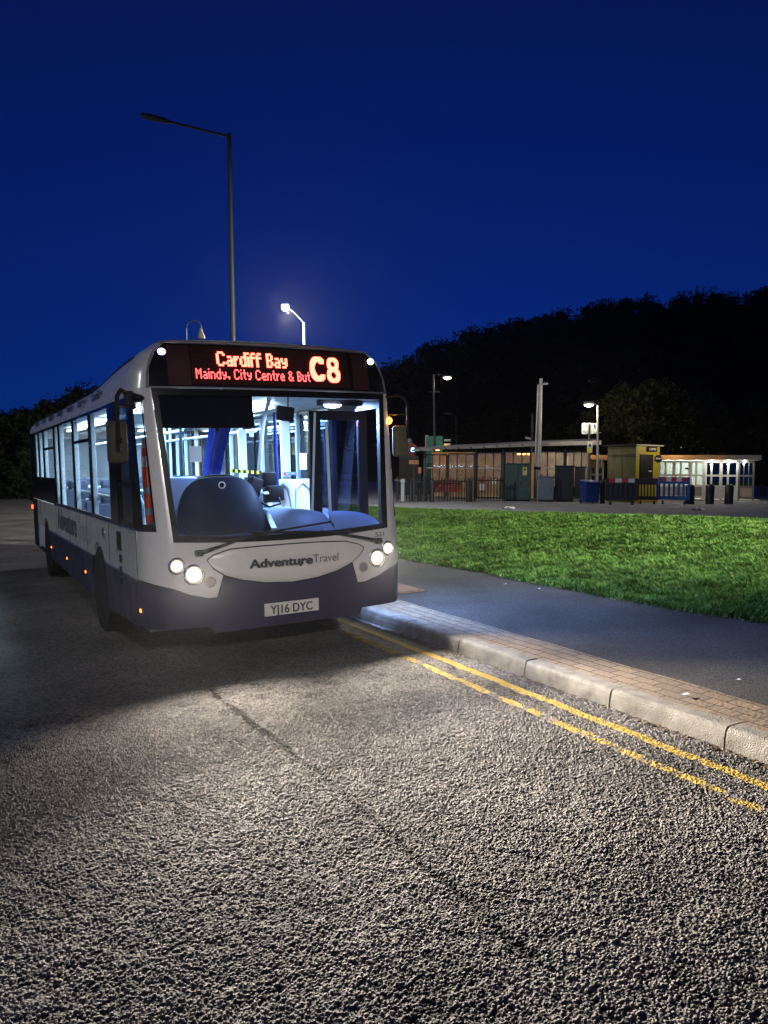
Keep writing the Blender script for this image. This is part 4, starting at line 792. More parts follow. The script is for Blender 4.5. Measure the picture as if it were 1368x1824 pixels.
# ---- white framed shelter on the right
s1 = st(1250, 892.5); o = far('station_shelter', 'white framed glazed shelter with small ceiling lights right of the yellow kiosk', 'shelter', s1); k = mpp(s1)
lx = lambda px: (px - 1250) * k; lz = lambda py: (892.5 - py) * k
ROOFO = mat('timber_fascia', (.42, .24, .10), .6, var=.2)
MB().box((lx(1125), -.45, lz(815.5)), (lx(1290) - lx(960), 1.0, .24)).build('fascia', ROOFO, o); MB().box((lx(1315), -.45, lz(815.5)), (lx(1342) - lx(1288.5), 1.0, .24)).build('fascia', mat('grey_fascia', (.22, .21, .18), .6, var=.2), o)
MB().box((lx(1195), 1.0, lz(818)), (lx(1340) - lx(1050), 2.0, .10)).build('roof', CREAM, o)
def bay(a, e, kind):
    f_ = MB(); zt_ = lz(823)
    for x in (a, e): f_.box((lx(x), 0, zt_ / 2), (.09, .09, zt_))
    for py, hh in ((823, .08), (847, .10), (866, .10), (885, .09)): f_.box((lx((a + e) / 2), 0, lz(py)), ((e - a) * k, .07, hh))
    if kind != 'side': f_.box((lx(a + (e - a) * .42), 0, (zt_ + lz(866)) / 2), (.10, .06, zt_ - lz(866)))
    else:
        for i in (1, 2): f_.box((lx(a + (e - a) * i / 3), 0, (zt_ + lz(866)) / 2), (.04, .05, zt_ - lz(866)))
    w_ = f_.build('door_bay' if kind == 'door' else 'window_bay', CREAM if kind != 'side' else mat('grey_frame', (.12, .11, .10), .5), o)
    MB().box((lx((a + e) / 2), .02, (lz(823) + lz(866)) / 2), ((e - a) * k, .012, lz(823) - lz(866))).build('pane', PLAINGL, w_)
    MB().box((lx((a + e) / 2), .01, (lz(866) + lz(885)) / 2), ((e - a) * k - .08, .03, lz(866) - lz(885))).build('lower_panel', mat('lower_panel_' + kind, {'door': (.55, .60, .58), 'win': (.30, .29, .27), 'side': (.36, .28, .22)}[kind], .6, var=.15), w_)
for a, e, kd in ((1056, 1078, 'win'), (1155, 1176, 'win'), (1178, 1201, 'win'), (1203, 1228, 'win'), (1231, 1251, 'win'), (1254, 1279, 'door'), (1281, 1306, 'door'), (1309, 1332, 'side')): bay(a, e, kd)
MB().box((lx(1205), 2.0, lz(820) / 2), (lx(1255) - lx(1150), .05, lz(820))).build('back_wall', mat('pale_back_wall', (.45, .52, .52), .6, var=.15), o)
MB().box((lx(1195), .9, .05), (lx(1345) - lx(1050), 2.4, .10)).build('plinth', CONC, o); MB().box((lx(1345), -.7, -.02), (lx(1420) - lx(1270), .8, .10)).build('plinth_step', CONC, o)
CLG = emi('ceiling_lamp_glow', (.85, .95, 1.0), 22)
for px in (1264, 1291, 1317):
    MB().rbox((lx(px), -.12, lz(821.5)), (.13, .13, .06), .02).build('lamp', CLG, o); lamp('shelter_light', 'POINT', (lx(px), -.28, lz(821.5) - .16), 12, (1, .98, .88), .06, parent=o)
for px in (1190, 1214, 1240, 1268, 1294): lamp('shelter_light', 'POINT', (lx(px), .9, lz(826)), 30, (1, .97, .82), .08, parent=o)
lamp('shelter_light', 'POINT', (lx(1066), -1.1, lz(800)), 22, (1, .72, .42), .08, parent=o); lamp('shelter_light', 'POINT', (lx(1200), -1.6, lz(800)), 40, (1, .68, .36), .08, parent=o)
MB().box((lx(1224), -.05, lz(835)), (.20, .02, .09)).build('door_plate', BLACK, o)
MB().box((lx(1066), -.3, lz(826)), (.62, .3, .5)).build('ticket_hood', mat('ticket_hood', (.55, .40, .24), .6), o)

# ---- yellow kiosk turned corner-on
KY = mat('kiosk_yellow', (.50, .40, .018), .5, var=.12, scale=3); p = st(1131, 896); o = far('kiosk', 'yellow kiosk with dark roof and closed black shutter', 'kiosk', p, turn=rad(47)); k = mpp(p)
h_ = 101 * k; WL, WR = 1.86, 1.62      # local axes: front face along +x (image right), side face along +y (image left)
kb = MB().box((WR / 2, WL / 2, h_ / 2), (WR, WL, h_)).build('wall', KY, o); MB().box((WR / 2 - .02, WL / 2, h_ + .06), (WR + .26, WL + .22, .10)).build('roof', BLACK, o); MB().box((WR / 2, -.135, h_ + .055), (WR + .24, .02, .05)).build('roof_edge', TR, o)
MB().box((-.006, WL / 2, h_ / 2), (.012, WL - .02, h_ - .02)).build('side_panel', mat('kiosk_olive', (.06, .062, .018), .6, var=.15, scale=3), o)  # left face covered in a darker olive than the yellow wall
for z in (h_ - .50, h_ - .42): MB().box((-.018, WL / 2, z), (.02, WL, .03)).build('side_rail', BLACK, o)
sh = MB(); [sh.box((.70, -.015, 1.15 + .064 * i), (.80, .03, .05)) for i in range(19)]; sh = sh.build('shutter', mat('shutter_slats', (.02, .018, .016), .45), o); MB().box((.70, -.008, 1.68), (.92, .02, 1.36)).build('shutter_frame', BLACK, o)
MB().box((.95, -.035, 1.55), (.20, .01, .06)).build('shutter_notice', PAPER, sh)
sg = MB().rbox((1.02, -.06, h_ - .13), (.66, .05, .24), .02).build('sign', BLACK, o); text('sign_lettering', 'COFFEE', .15, PAPER, sg, face_front((.79, -.09, h_ - .18)), bold=.004, width=.46)
lg = MB().prism([(.30 * (1 if i % 2 else .82) * math.cos(PI * i / 8), .20 * (1 if i % 2 else .82) * math.sin(PI * i / 8)) for i in range(16)], lambda a, c_: Vector((1.52 + a, -.03, h_ - .58 + c_)), lambda a, c_: Vector((1.52 + a, -.004, h_ - .58 + c_))).build('logo', BLACK, o)
text('logo_lettering', 'BREW IT', .12, PAPER, lg, face_front((1.31, -.035, h_ - .61)), bold=.003, width=.42)
lamp('kiosk_fill', 'POINT', (1.4, -1.6, 2.9), 80, (1, .85, .6), .1, parent=o)  # added fill to brighten the shutter face, no lamp modelled

# ---- cabinets, bin
def cabinet(name, label, a, e, yt, yb, M, dep_=.5, doors=1, sign=False, turn=0.0, louvre=False):
    p = st((a + e) / 2, yb); o = far(name, label, 'cabinet', p, turn=turn); k = mpp(p); w_, h_ = (e - a) * k, (yb - yt) * k
    MB().rbox((0, dep_ / 2, h_ / 2 + .04), (w_, dep_, h_ - .08), .015).build('body', M, o); MB().box((0, dep_ / 2, .04), (w_ - .06, dep_ - .06, .08)).build('plinth', BLACK, o); MB().rbox((0, dep_ / 2, h_), (w_ + .06, dep_ + .08, .05), .015).build('lid', M, o)
    for i in range(doors):
        x = -w_ / 2 + w_ * (i + .5) / doors; d_ = MB().rbox((x, -.012, h_ / 2 + .02), (w_ / doors - .05, .03, h_ - .22), .008).build('door', M, o); MB().box((x + (.5 - .18) * w_ / doors * (1 if doors == 1 or i == 0 else -1) * .9, -.035, h_ * .48), (.03, .03, .14)).build('handle', BLACK, d_)
        if sign and i == doors - 1:
            s_ = MB().box((x, -.032, h_ * .80), (.20, .012, .40)).build('warning_label', mat('label_yellow', (.62, .58, .16), .6), d_); MB().prism([(-.07, 0), (.07, 0), (0, .13)], lambda u, v: Vector((x + u, -.044, h_ * .82 + v)), lambda u, v: Vector((x + u, -.036, h_ * .82 + v))).build('warning_triangle', BLACK, s_)
    return o
cabinet('utility_cabinet', 'dark green double door cabinet with yellow warning label left of the mast', 900, 945, 826, 893, DGREEN, .6, 2, True)
cabinet('utility_cabinet', 'low blue grey cabinet just right of the camera mast', 958, 986, 849, 894, GREYB, .5)
cabinet('utility_cabinet', 'black cabinet with sloping side next to the blue bin', 988, 1021, 830, 894, DARKC, .9, 1)
cabinet('utility_cabinet', 'dark grey cabinet between the black cabinet and the warning sign post', 1023, 1041, 832, 893, mat('cabinet_slate', (.055, .06, .075), .5, var=.2), .5)
p = st(1050, 897); o = far('wheelie_bin', 'blue wheelie bin standing beside the cabinets', 'bin', p, turn=rad(25)); k = mpp(p); BLUEB = mat('bin_blue', (.012, .045, .22), .4, var=.1)
MB().box((0, 0, .50), (.62, .62, .90), taper=1.12).build('body', BLUEB, o); MB().rbox((0, -.02, 1.02), (.74, .78, .10), .04, (rad(6), 0, 0)).build('lid', BLUEB, o, True); MB().tube([(-.28, .38, .98), (.28, .38, .98)], .02, 8).build('handle', BLACK, o)
for x in (-.30, .30): MB().lathe([(.10, -.03), (.11, 0), (.10, .03)], (x, .28, .10), 'X', 16).build('wheel', RUBBER, o, True)
text('lid_lettering', 'RECYCLE', .09, PAPER, o, face_front((-.22, -.425, 1.0)), width=.44)

# ---- bow top railings in front of the shelter
def railing(name, label, a, e, yt, yb, M, pitch, group=None, toprail=True):
    p = st((a + e) / 2, yb); o = far(name, label, 'railing', p, group); k = mpp(p); w_, h_ = (e - a) * k, (yb - yt) * k
    f_ = MB(); f_.box((0, 0, h_ - .16), (w_, .04, .06)); f_.box((0, 0, .16), (w_, .04, .06)); f_.build('rail', M, o)
    for x in (-w_ / 2, w_ / 2): MB().box((x, 0, h_ / 2 + .03), (.07, .07, h_ + .06)).build('post', M, o)
    b = MB(); n = int(w_ / pitch)
    for i in range(n):
        x = -w_ / 2 + (i + .5) * w_ / n; q_ = w_ / n * .5
        b.tube([(x - q_ * .5, 0, .05), (x - q_ * .5, 0, h_ - .06), (x, 0, h_), (x + q_ * .5, 0, h_ - .06), (x + q_ * .5, 0, .05)], .027, 5, False)
    bars = b.build('bars', M, o); return o, k
r1, k = railing('railing', 'black bow topped railing holding the red banner', 759, 840, 851, 893, RAILM, .26, 'railings in front of the shelter')
railing('railing', 'black bow topped railing with the red and white notice', 845, 898, 850, 893, RAILM, .26, 'railings in front of the shelter')
railing('railing', 'short black bow topped railing above the low grey cabinet', 958, 992, 846, 891, RAILM, .30, 'railings in front of the shelter')
railing('railing', 'black railing at the far left beside the grey gate post', 707, 756, 852, 893, RAILM, .26, 'railings in front of the shelter')
p = st(797, 892.6); o = far('banner', 'red banner with diagonal stripe tied to the railing', 'banner', p); p2 = .0
b = MB().grid(lambda u, v: Vector(((u - .5) * 47 * k, -.10 + .012 * math.sin(u * 14), (.45 + (20 - 1.5 * math.cos(u * 6)) / 45 * v * 1.3))), 20, 4).build('cloth', mat('banner_red', (.42, .05, .03), .7, var=.15), o); MB().add([(-.62, -.125, .48), (-.52, -.125, .48), (-.14, -.125, .95), (-.24, -.125, .95)], [(0, 1, 2, 3)]).build('stripe', mat('banner_stripe', (.6, .32, .2), .7), b)
for z, w_ in ((.92, .80), (.82, .6), (.72, .45)): text('banner_lettering', 'STATION CLOSED AT NIGHT'[:int(w_ * 28)], .08, mat('banner_text', (.65, .35, .3), .7), b, face_front((-.05, -.128, z - .04)), width=w_ * .85)
p = st(858, 892.4); o = far('notice', 'red and white notice hung on the railing', 'notice', p); MB().box((0, -.10, 1.02), (.22, .02, .20)).build('heading', mat('notice_red', (.5, .04, .03), .6), o); MB().box((.01, -.10, .72), (.24, .02, .38), (0, rad(-4), 0)).build('sheet', PAPER, o)
for i, px in enumerate((877, 882)):
    p = st(px, 892.2); o = far('notice', ('small white tag on the railing nearest the red notice', 'small white tag on the railing nearest the green cabinet')[i], 'notice', p); MB().box((0, -.09, .95), (.07, .015, .22)).build('tag', PAPER, o)

# ---- barriers, bollards
def barrier(label, a, e, yt, yb, M, stripes, group='plastic pedestrian barriers'):
    p = st((a + e) / 2, yb); o = far('barrier', label, 'barrier', p, group); k = mpp(p); w_, h_ = (e - a) * k, (yb - yt) * k
    f_ = MB(); f_.rbox((0, 0, h_ * .86), (w_, .06, h_ * .25), .02); f_.rbox((0, 0, h_ * .23), (w_ * .96, .06, h_ * .14), .02)
    for i in range(7): f_.rbox((-w_ * .46 + w_ * .92 * i / 6, 0, h_ * .5), (w_ * .075, .05, h_ * .55), .015)
    f_.rbox((-w_ * .48, 0, h_ * .45), (w_ * .05, .07, h_ * .6), .015); f_.rbox((w_ * .48, 0, h_ * .45), (w_ * .05, .07, h_ * .6), .015); f_.build('panel', M, o)
    for x in (-w_ * .34, w_ * .34): MB().rbox((x, 0, h_ * .07), (.10, .46, h_ * .14), .02).build('foot', M, o)
    if 'kiosk side' in label: MB().box((0, .02, h_ * .46), (w_ * .9, .012, h_ * .62)).build('shade_backing', M, o)  # dark sheet added behind the slats, stands in for shade on the kiosk
    n = len(stripes)
    for i, c_ in enumerate(stripes): MB().box((-w_ * .40 + w_ * .8 * (i + .5) / n, -.035, h_ * .90), (w_ * .8 / n, .01, h_ * .15)).build('reflective_strip', c_, o)
SR = mat('strip_red', (.45, .03, .025), .4); SWH = mat('strip_white', (.62, .63, .66), .4); BARB = mat('barrier_blue', (.015, .10, .36), .45, var=.1)
barrier('blue plastic barrier with red and white strip right of the yellow kiosk', 1173, 1226, 849, 898, BARB, (SR, SWH, SR, SWH, SR))
barrier('black plastic barrier with red and white strip in front of the kiosk side', 1079, 1134, 851, 899, mat('barrier_black', (.014, .015, .018), .5), (SR, SWH, SR, SWH))
barrier('dark plain barrier in front of the closed kiosk shutter', 1136, 1170, 851, 898, mat('barrier_dark', (.02, .014, .014), .5), ())
bol0 = None
for px, yt, yb, lab in ((1229, 863, 898, 'black bollard against the right end of the blue barrier'), (1264, 862, 898, 'black bollard in front of the first white shelter door'), (1298, 863, 898, 'black bollard in front of the second white shelter door'), (834, 853, 894, 'black bollard between the two railings under the shelter'), (769, 852, 894, 'slim black post in front of the banner railing'), (1073, 853, 897, 'black bollard between the blue bin and the kiosk'), (747, 866, 893, 'short black post with bright cap beside the orange signs')):
    p = st(px, yb); o = far('bollard', lab, 'bollard', p, 'black bollards along the forecourt'); h_ = (yb - yt) * mpp(p); r = .20 if px > 1200 else .12
    MB().lathe([(r, 0), (r, h_ * .88), (r * .85, h_ * .95), (r * .4, h_), (0, h_)], (0, 0, 0), 'Z', 16).build('post', RAILM, o, True); MB().lathe([(r * 1.02, h_ * .80), (r * 1.02, h_ * .84)], (0, 0, 0), 'Z', 16).build('band', mat('bollard_band', (.03, .03, .03), .3), o, True)

# ---- signs
def board(name, label, px, py, w_, h_, base, M, words=(), tcol=None, pole=True, dz=0.0, cat='sign'):
    p = st(px, base); o = far(name, label, cat, p); k = mpp(p); z = (base - py) * k
    if pole: MB().tube([(0, .04, 0), (0, .04, z)], .04, 8).build('post', POLEM, o, True)
    b = MB().rbox((0, 0, z), (w_ * k, .03, h_ * k), .01).build('panel', M, o)
    for i, (wd, s, zz) in enumerate(words): text('sign_lettering', wd, s * k, tcol, b, face_front((-w_ * k * .42, -.022, z + zz * k)), width=w_ * k * .84)
    return o, k, z, b
SIGNW = mat('sign_panel', (.60, .66, .66), .5, var=.08); TXT = mat('sign_text', (.02, .05, .10), .6)
p = st(1047, 894); o = far('station_sign', 'two sided white station sign on a post above the cabinets', 'sign', p); k = mpp(p); z = (894 - 763.5) * k
MB().tube([(0, .05, 0), (0, .05, z + .2)], .05, 8).build('post', POLEM, o, True)
b1 = MB().rbox((-5 * k, .18, z), (17 * k, .04, 20 * k), .01, (0, 0, rad(12))).build('panel', SIGNW, o); b2 = MB().rbox((9.3 * k, .20, z), (13.5 * k, .04, 19 * k), .01, (0, 0, rad(-28))).build('panel', SIGNW, o)
text('sign_lettering', 'Taffs Well', 3.2 * k, TXT, b1, face_front((-12 * k, .10, z - 6 * k)), width=13 * k); text('sign_lettering', 'Station', 3.2 * k, TXT, b1, face_front((-9 * k, .10, z - 9 * k)), width=8 * k); MB().box((-5 * k, .13, z + 4 * k), (2 * k, .02, 2 * k)).build('sign_mark', TXT, b1)
b_ = MB(); b_.add([(7 * k, .14, z + 6 * k), (9 * k, .14, z + 8 * k), (11 * k, .14, z + 3 * k), (8.5 * k, .14, z + 1 * k)], [(0, 1, 2, 3)]); b_.add([(9 * k, .15, z - 1 * k), (12 * k, .15, z + 4 * k), (12.6 * k, .15, z + 2 * k), (10 * k, .15, z - 2.5 * k)], [(0, 1, 2, 3)]); b_.build('sign_mark', TXT, b2); text('sign_lettering', 'Trains', 3 * k, TXT, b2, face_front((5 * k, .12, z - 6.5 * k)), width=8 * k)
o, k, z, b = board('warning_sign', 'white and yellow warning sign with black triangle on a post', 1048.5, 797, 9, 20, 894.6, mat('warn_white', (.72, .72, .66), .5))
MB().box((0, -.022, z - 5.5 * k), (8.4 * k, .012, 8 * k)).build('yellow_plate', mat('warn_yellow', (.60, .58, .06), .5), b)
MB().prism([(-3 * k, 0), (3 * k, 0), (0, 6 * k)], lambda u, v: Vector((u, -.03, z + 1.2 * k + v)), lambda u, v: Vector((u, -.017, z + 1.2 * k + v))).build('warning_triangle', BLACK, b)
lamp('lamp_and_fill_light', 'POINT', st(1044, 897) + Vector((0, 0, 5.6)), 90, (1, .88, .7), .1)  # added fill to brighten the station signs, no lamp stands here
SOR = mat('sign_orange', (.62, .26, .12), .6)
board('small_sign', 'small wide orange lit sign left of the shelter', 736.5, 823.5, 17, 7, 892.5, SOR, (('NO PARKING', 3, -1.0),), mat('sign_brown', (.2, .05, .03), .6))
board('small_sign', 'small upright orange lit sign left of the shelter', 747, 838, 5, 11, 892.8, SOR, (('1', 6, -2),), mat('sign_brown', (.2, .05, .03), .6))
# orange lit stair railing, green container, gate post, hoop
p = atd(726, 812, 46); p.z = stz(p.x, p.y); o = far('stair_railing', 'orange lit stair railing beyond the left end of the shelter', 'railing', p); k = mpp(p); zb_ = (atd(726, 812, 46) - p).length
RUST = mat('rust_railing', (.35, .10, .06), .6, var=.2); f_ = MB(); f_.tube([(-10 * k, 0, zb_ + 21 * k), (8 * k, 0, zb_ + 21 * k), (18 * k, 0, zb_ + 11 * k)], .035, 6); f_.tube([(-10 * k, 0, zb_ + 12 * k), (8 * k, 0, zb_ + 12 * k)], .03, 6)
for i in range(9): x = -10 + 2.6 * i; f_.tube([(x * k, 0, zb_), (x * k, 0, zb_ + (21 if x < 8 else 21 - (x - 8)) * k)], .022, 5)
f_.build('balusters', RUST, o); MB().box((0, .2, zb_ / 2), (34 * k, .5, zb_)).build('wall', mat('dark_wall', (.03, .03, .032), .8, var=.3), o)
lamp('stair_light', 'POINT', (0, -1.5, zb_ + .5), 14, (1, .36, .12), .1, parent=o)
q_ = MB().lathe([(.09, -.1), (.12, 0), (.09, .12), (0, .16)], (7 * k, -.4, zb_ + 10 * k), 'Z', 12).build('blue_lamp', emi('blue_lamp_glow', (.25, .6, 1.0), 4), o, True)
p = atd(777, 797, 50); p.z = stz(p.x, p.y); o = far('container', 'green container rising behind the shelter roof', 'container', p); k = mpp(p); h_ = (atd(777, 777, 50) - p).length
MB().box((-.2, .8, h_ / 2), (29 * k, 1.6, h_)).build('body', mat('container_green', (.02, .20, .13), .6, var=.15), o); MB().box((-19 * k, .3, h_ - .4), (6 * k, .6, .9)).build('vent_box', GALV, o); MB().box((17 * k, .3, h_ - .55), (12 * k, .8, .18)).build('step', GALV, o); MB().box((17 * k, .3, h_ - .25), (12 * k, .8, .12)).build('step', GALV, o)
MB().rbox((15 * k, -.2, h_ - 19 * k), (.26, .2, .14), .04).build('lamp', emi('container_lamp_glow', (1, .55, .10), 9), o); lamp('container_light', 'POINT', (0, -1.0, h_ + .4), 10, (.9, 1, .8), .1, parent=o)
p = st(717, 893); o = far('gate_post', 'grey steel gate post with ring and arm at the top of the bank', 'gate post', p); k = mpp(p); MB().box((0, 0, 20 * k), (6 * k, .18, 40 * k)).build('post', STEEL, o); MB().lathe([(3.2 * k, -.05), (4.2 * k, -.05), (4.2 * k, .08), (3.2 * k, .08)], (0, -.1, 36 * k), 'Y', 20).build('ring', STEEL, o, True); MB().tube([(0, 0, 36 * k), (-14 * k, .1, 37 * k)], .07, 8).build('arm', POLEM, o, True)
p = st(733, 893.4); o = far('cycle_stand', 'curved pale steel cycle stand beside the gate post', 'cycle stand', p); k = mpp(p); MB().tube([(-2 * k, 0, 0), (-2 * k, 0, 30 * k), (-1 * k, 0, 38 * k), (1.5 * k, 0, 41 * k), (3.5 * k, 0, 36 * k), (3.5 * k, 0, 0)], .06, 8).build('hoop', POLEM, o, True); MB().box((0, .3, 14 * k), (10 * k, .02, 12 * k)).build('panel', mat('plum_panel', (.12, .03, .045), .6), o)

# ---- drain grating and litter on the footway
p = on(716, 1048, 2, .14); o = thing('drain_cover', 'rusty iron drain cover set in the footway beside the bus', 'drain cover', p + Vector((-.15, 0, -.002))); RU = mat('rusty_iron', (.16, .085, .05), .7, var=.4, scale=14)
MB().box((0, 0, .0), (.62, .62, .012)).build('frame', RU, o); b = MB(); [b.box((0, -.27 + .06 * i, .012), (.54, .034, .016)) for i in range(10)]; b.build('grate', RU, o)
for i, (px, py, s) in enumerate(((1140, 1062, .022), (960, 1048, .016), (1221, 1236, .028), (1315, 1210, .018), (900, 1040, .016))):
    p = on(px, py, 2, .142); q_ = MB().grid(lambda u, v: p + Vector(((u - .5) * s * 2.2, (v - .5) * s, (.002 * math.sin(u * 5 + v * 3)))), 6, 4).build('litter', PAPER)
    tag(q_, ('scrap of white paper by the grass edge on the right', 'scrap of white paper near the middle of the footway', 'scrap of white paper on the block paving at the right', 'scrap of white paper on the dark footway at the right', 'scrap of white paper below the grass nearest the bus')[i], 'litter')
for i, (px, py) in enumerate(((905, 907), (1243, 909))):
    p = st(px, py); q_ = MB().grid(lambda u, v: p + Vector(((u - .5) * .5, (v - .5) * .3, .05 + .05 * math.sin(u * 6 + v * 4))), 6, 4).build('litter', PAPER); tag(q_, ('white paper lying on the forecourt edge below the cabinets', 'white paper lying on the forecourt edge below the white shelter')[i], 'litter')

# ---- trees
def leaf_mat(name, c0, c1):
    M = bpy.data.materials.new(name); M.use_nodes = True; n = M.node_tree; b = n.nodes['Principled BSDF']; ge = n.nodes.new('ShaderNodeNewGeometry'); cr = n.nodes.new('ShaderNodeValToRGB'); n.links.new(ge.outputs['Random Per Island'], cr.inputs[0])
    cr.color_ramp.elements[0].color = (*c0, 1); cr.color_ramp.elements[1].color = (*c1, 1); n.links.new(cr.outputs[0], b.inputs['Base Color']); b.inputs['Roughness'].default_value = .7; b.inputs['Specular IOR Level'].default_value = .12; return M
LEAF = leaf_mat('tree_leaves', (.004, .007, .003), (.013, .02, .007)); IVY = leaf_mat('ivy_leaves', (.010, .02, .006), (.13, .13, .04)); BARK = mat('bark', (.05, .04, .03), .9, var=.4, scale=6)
def leaves(cen, rads, per, size, R):
    P = []; n = len(cen) * per; c = np.repeat(cen, per, 0); r = np.repeat(rads, per)[:, None]
    d = R.normal(size=(n, 3)); d /= np.linalg.norm(d, axis=1, keepdims=True); pos = c + d * r * (R.rand(n, 1) ** .45)
    a = R.normal(size=(n, 3)); a /= np.linalg.norm(a, axis=1, keepdims=True); b = np.cross(a, R.normal(size=(n, 3))); b /= np.linalg.norm(b, axis=1, keepdims=True); s = R.uniform(.6, 1.3, (n, 1)) * size
    V = np.stack([pos - a * s, pos + b * s * .45, pos + a * s, pos - b * s * .45], 1).reshape(-1, 3); return V, np.arange(n * 4).reshape(-1, 4)
def tree(label, p, h, cr_, seed, M=LEAF, per=60, size=.16, ncl=60, trunk=.18, low=.25, group='trees around the station', sq=1.0):
    R = np.random.RandomState(seed); o = thing('tree', label, 'tree', p, (0, LEAN, 0), group); tr = MB(); tr.tube([(0, 0, -.3), (R.uniform(-.2, .2), 0, h * .35), (R.uniform(-.3, .3), R.uniform(-.3, .3), h * .75)], [trunk, trunk * .75, trunk * .25], 8)
    cen = []
    for i in range(ncl):
        t = R.uniform(low, 1); w_ = cr_ * math.sin(PI * min(1, .12 + .88 * ((1 - t) / (1 - low)) ** .75)) ** .6 * (1 if t > low + .1 else .8); a = R.uniform(0, 2 * PI); q_ = w_ * math.sqrt(R.rand()); cen.append((q_ * math.cos(a), q_ * math.sin(a) * sq, t * h * .93))
    for c_ in cen[:14]: tr.tube([(0, 0, min(c_[2] * .6, h * .6)), (c_[0] * .5, c_[1] * .5, c_[2] * .85), c_], [trunk * .3, trunk * .2, trunk * .06], 5)
    tr.build('trunk', BARK, o, True); V, F_ = leaves(np.array(cen), R.uniform(.35, .95, ncl) * cr_ * .36, per, size, R); numesh('crown', V, F_, M, o); return o
def at_station(px, d): p = atd(px, 850, d); p.z = stz(p.x, p.y); return p
TL = ((1000, 50, 4.6, 2.6, 'low leafy tree behind the shelter roof near the mast'), (1045, 49, 4.4, 2.0, 'leafy bush tree between the mast and the station sign'), (1100, 50, 6.8, 2.4, 'ivy clad tree directly behind the yellow kiosk roof'), (1150, 52, 7.8, 2.6, 'tall tree behind the kiosk sign with hanging ivy'), (1195, 50, 6.6, 2.2, 'ivy covered tree above the left of the white shelter'), (1245, 51, 5.6, 2.4, 'leafy tree above the middle of the white shelter'), (1300, 53, 5.2, 2.6, 'dark tree above the right end of the white shelter'), (1360, 52, 6.0, 2.8, 'dark tree right of the white shelter'), (930, 60, 6.5, 3.0, 'shadowy tree behind the camera masts'), (860, 62, 5.4, 3.0, 'shadowy tree behind the thin unlit lamp'))
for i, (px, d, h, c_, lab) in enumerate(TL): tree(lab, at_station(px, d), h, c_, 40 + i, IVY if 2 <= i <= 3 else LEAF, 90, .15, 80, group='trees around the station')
for i, (px, py, d, h, c_, lab) in enumerate(((-30, 890, 46, 4.6, 3.2, 'dark round tree at the left edge of the photo'), (45, 890, 44, 5.3, 2.6, 'dark tree at the end of the road left of the bus'), (110, 890, 47, 6.5, 2.6, 'taller loose crowned tree behind the rear of the bus'), (175, 890, 50, 7.0, 2.8, 'dark tree hidden mostly by the bus side'), (-110, 890, 46, 5.6, 3.4, 'dark tree beyond the left of the road'))):
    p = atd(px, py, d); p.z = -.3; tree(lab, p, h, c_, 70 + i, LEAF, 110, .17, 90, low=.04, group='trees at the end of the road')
hg = MB(); hp = [atd(x, 880, 52) for x in range(-260, 420, 20)]
cen = np.array([(q_.x + rnd.uniform(-.8, .8), q_.y + rnd.uniform(-.8, .8), rnd.uniform(0, 3.2)) for q_ in hp for _ in range(10)]); V, F_ = leaves(cen, np.full(len(cen), .9), 60, .17, nrs); tag(numesh('hedgerow', V, F_, LEAF), 'dark hedgerow closing the end of the road', 'hedge', kind='stuff')

# ---- hill and its woodland
RIDGE = [(-500, 745), (-200, 748), (0, 752), (200, 745), (450, 715), (600, 690), (680, 674), (700, 667), (745, 643), (800, 618), (850, 607), (880, 596), (930, 585), (985, 581), (1010, 570), (1060, 560), (1100, 556), (1170, 551), (1190, 544), (1230, 539), (1300, 540), (1368, 537), (1600, 520), (1900, 500)]
DH = 300.0
def hillp(px, v):
    py = I(px, RIDGE); top = atd(px, py, DH); bs = atd(px, 845, 95 if px > 650 else 130); bs.z = stz(bs.x, bs.y) - .6 if px > 650 else -.6
    if v <= 1: return Vector((bs.x + (top.x - bs.x) * v, bs.y + (top.y - bs.y) * v, bs.z + (top.z - bs.z) * (v ** 1.15)))
    return top + (top - bs).normalized() * 160 * (v - 1) - Vector((0, 0, 30 * (v - 1)))
MB().grid(lambda u, v: hillp(-500 + 2400 * u, v * 1.4), 120, 20).build('hill', mat('hill_ground', (.012, .016, .008), 1.0, spec=0, var=.3, scale=.05), None, True); tag(bpy.data.objects['hill'], kind='structure')
cen = []; rr = []
for i in range(900):
    px = rnd.uniform(-350, 1750); v = 1 - abs(rnd.gauss(0, .05)) if i < 420 else rnd.uniform(.15, 1); q_ = hillp(px, v); r = rnd.uniform(1.6, 4.2) * (.6 + .4 * v); cen.append((q_.x, q_.y, q_.z + r * .6)); rr.append(r)
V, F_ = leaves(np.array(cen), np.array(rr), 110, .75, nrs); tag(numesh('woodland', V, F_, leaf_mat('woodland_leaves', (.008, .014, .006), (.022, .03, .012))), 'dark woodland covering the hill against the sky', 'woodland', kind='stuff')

# =================================================================== PASSENGER (seen through the windscreen)
def skin(name, pts, edges, rr, M, parent=None, sub=2):
    me = bpy.data.meshes.new(name); me.from_pydata([tuple(p) for p in pts], edges, []); o = bpy.data.objects.new(name, me); COL.objects.link(o); me.materials.append(M)
    md = o.modifiers.new('s', 'SKIN'); L_ = me.skin_vertices[0].data
    for i, r in enumerate(rr): L_[i].radius = (r, r) if not isinstance(r, tuple) else r
    L_[0].use_root = True; md.use_smooth_shade = True; o.modifiers.new('d', 'SUBSURF').levels = sub; o.modifiers['d'].render_levels = sub
    me2 = bpy.data.meshes.new_from_object(o.evaluated_get(bpy.context.evaluated_depsgraph_get())); o.modifiers.clear(); o.data = me2; me2.name = name
    if parent: o.parent = parent
    return o
pp = on(524, 776, 1, 4.7); px_, fz = pp.x, .39; H = pp.z + .10 - fz
person = thing('person', 'standing passenger in a dark coat and cap inside the bus behind the screen', 'person', (px_, 4.7, fz))
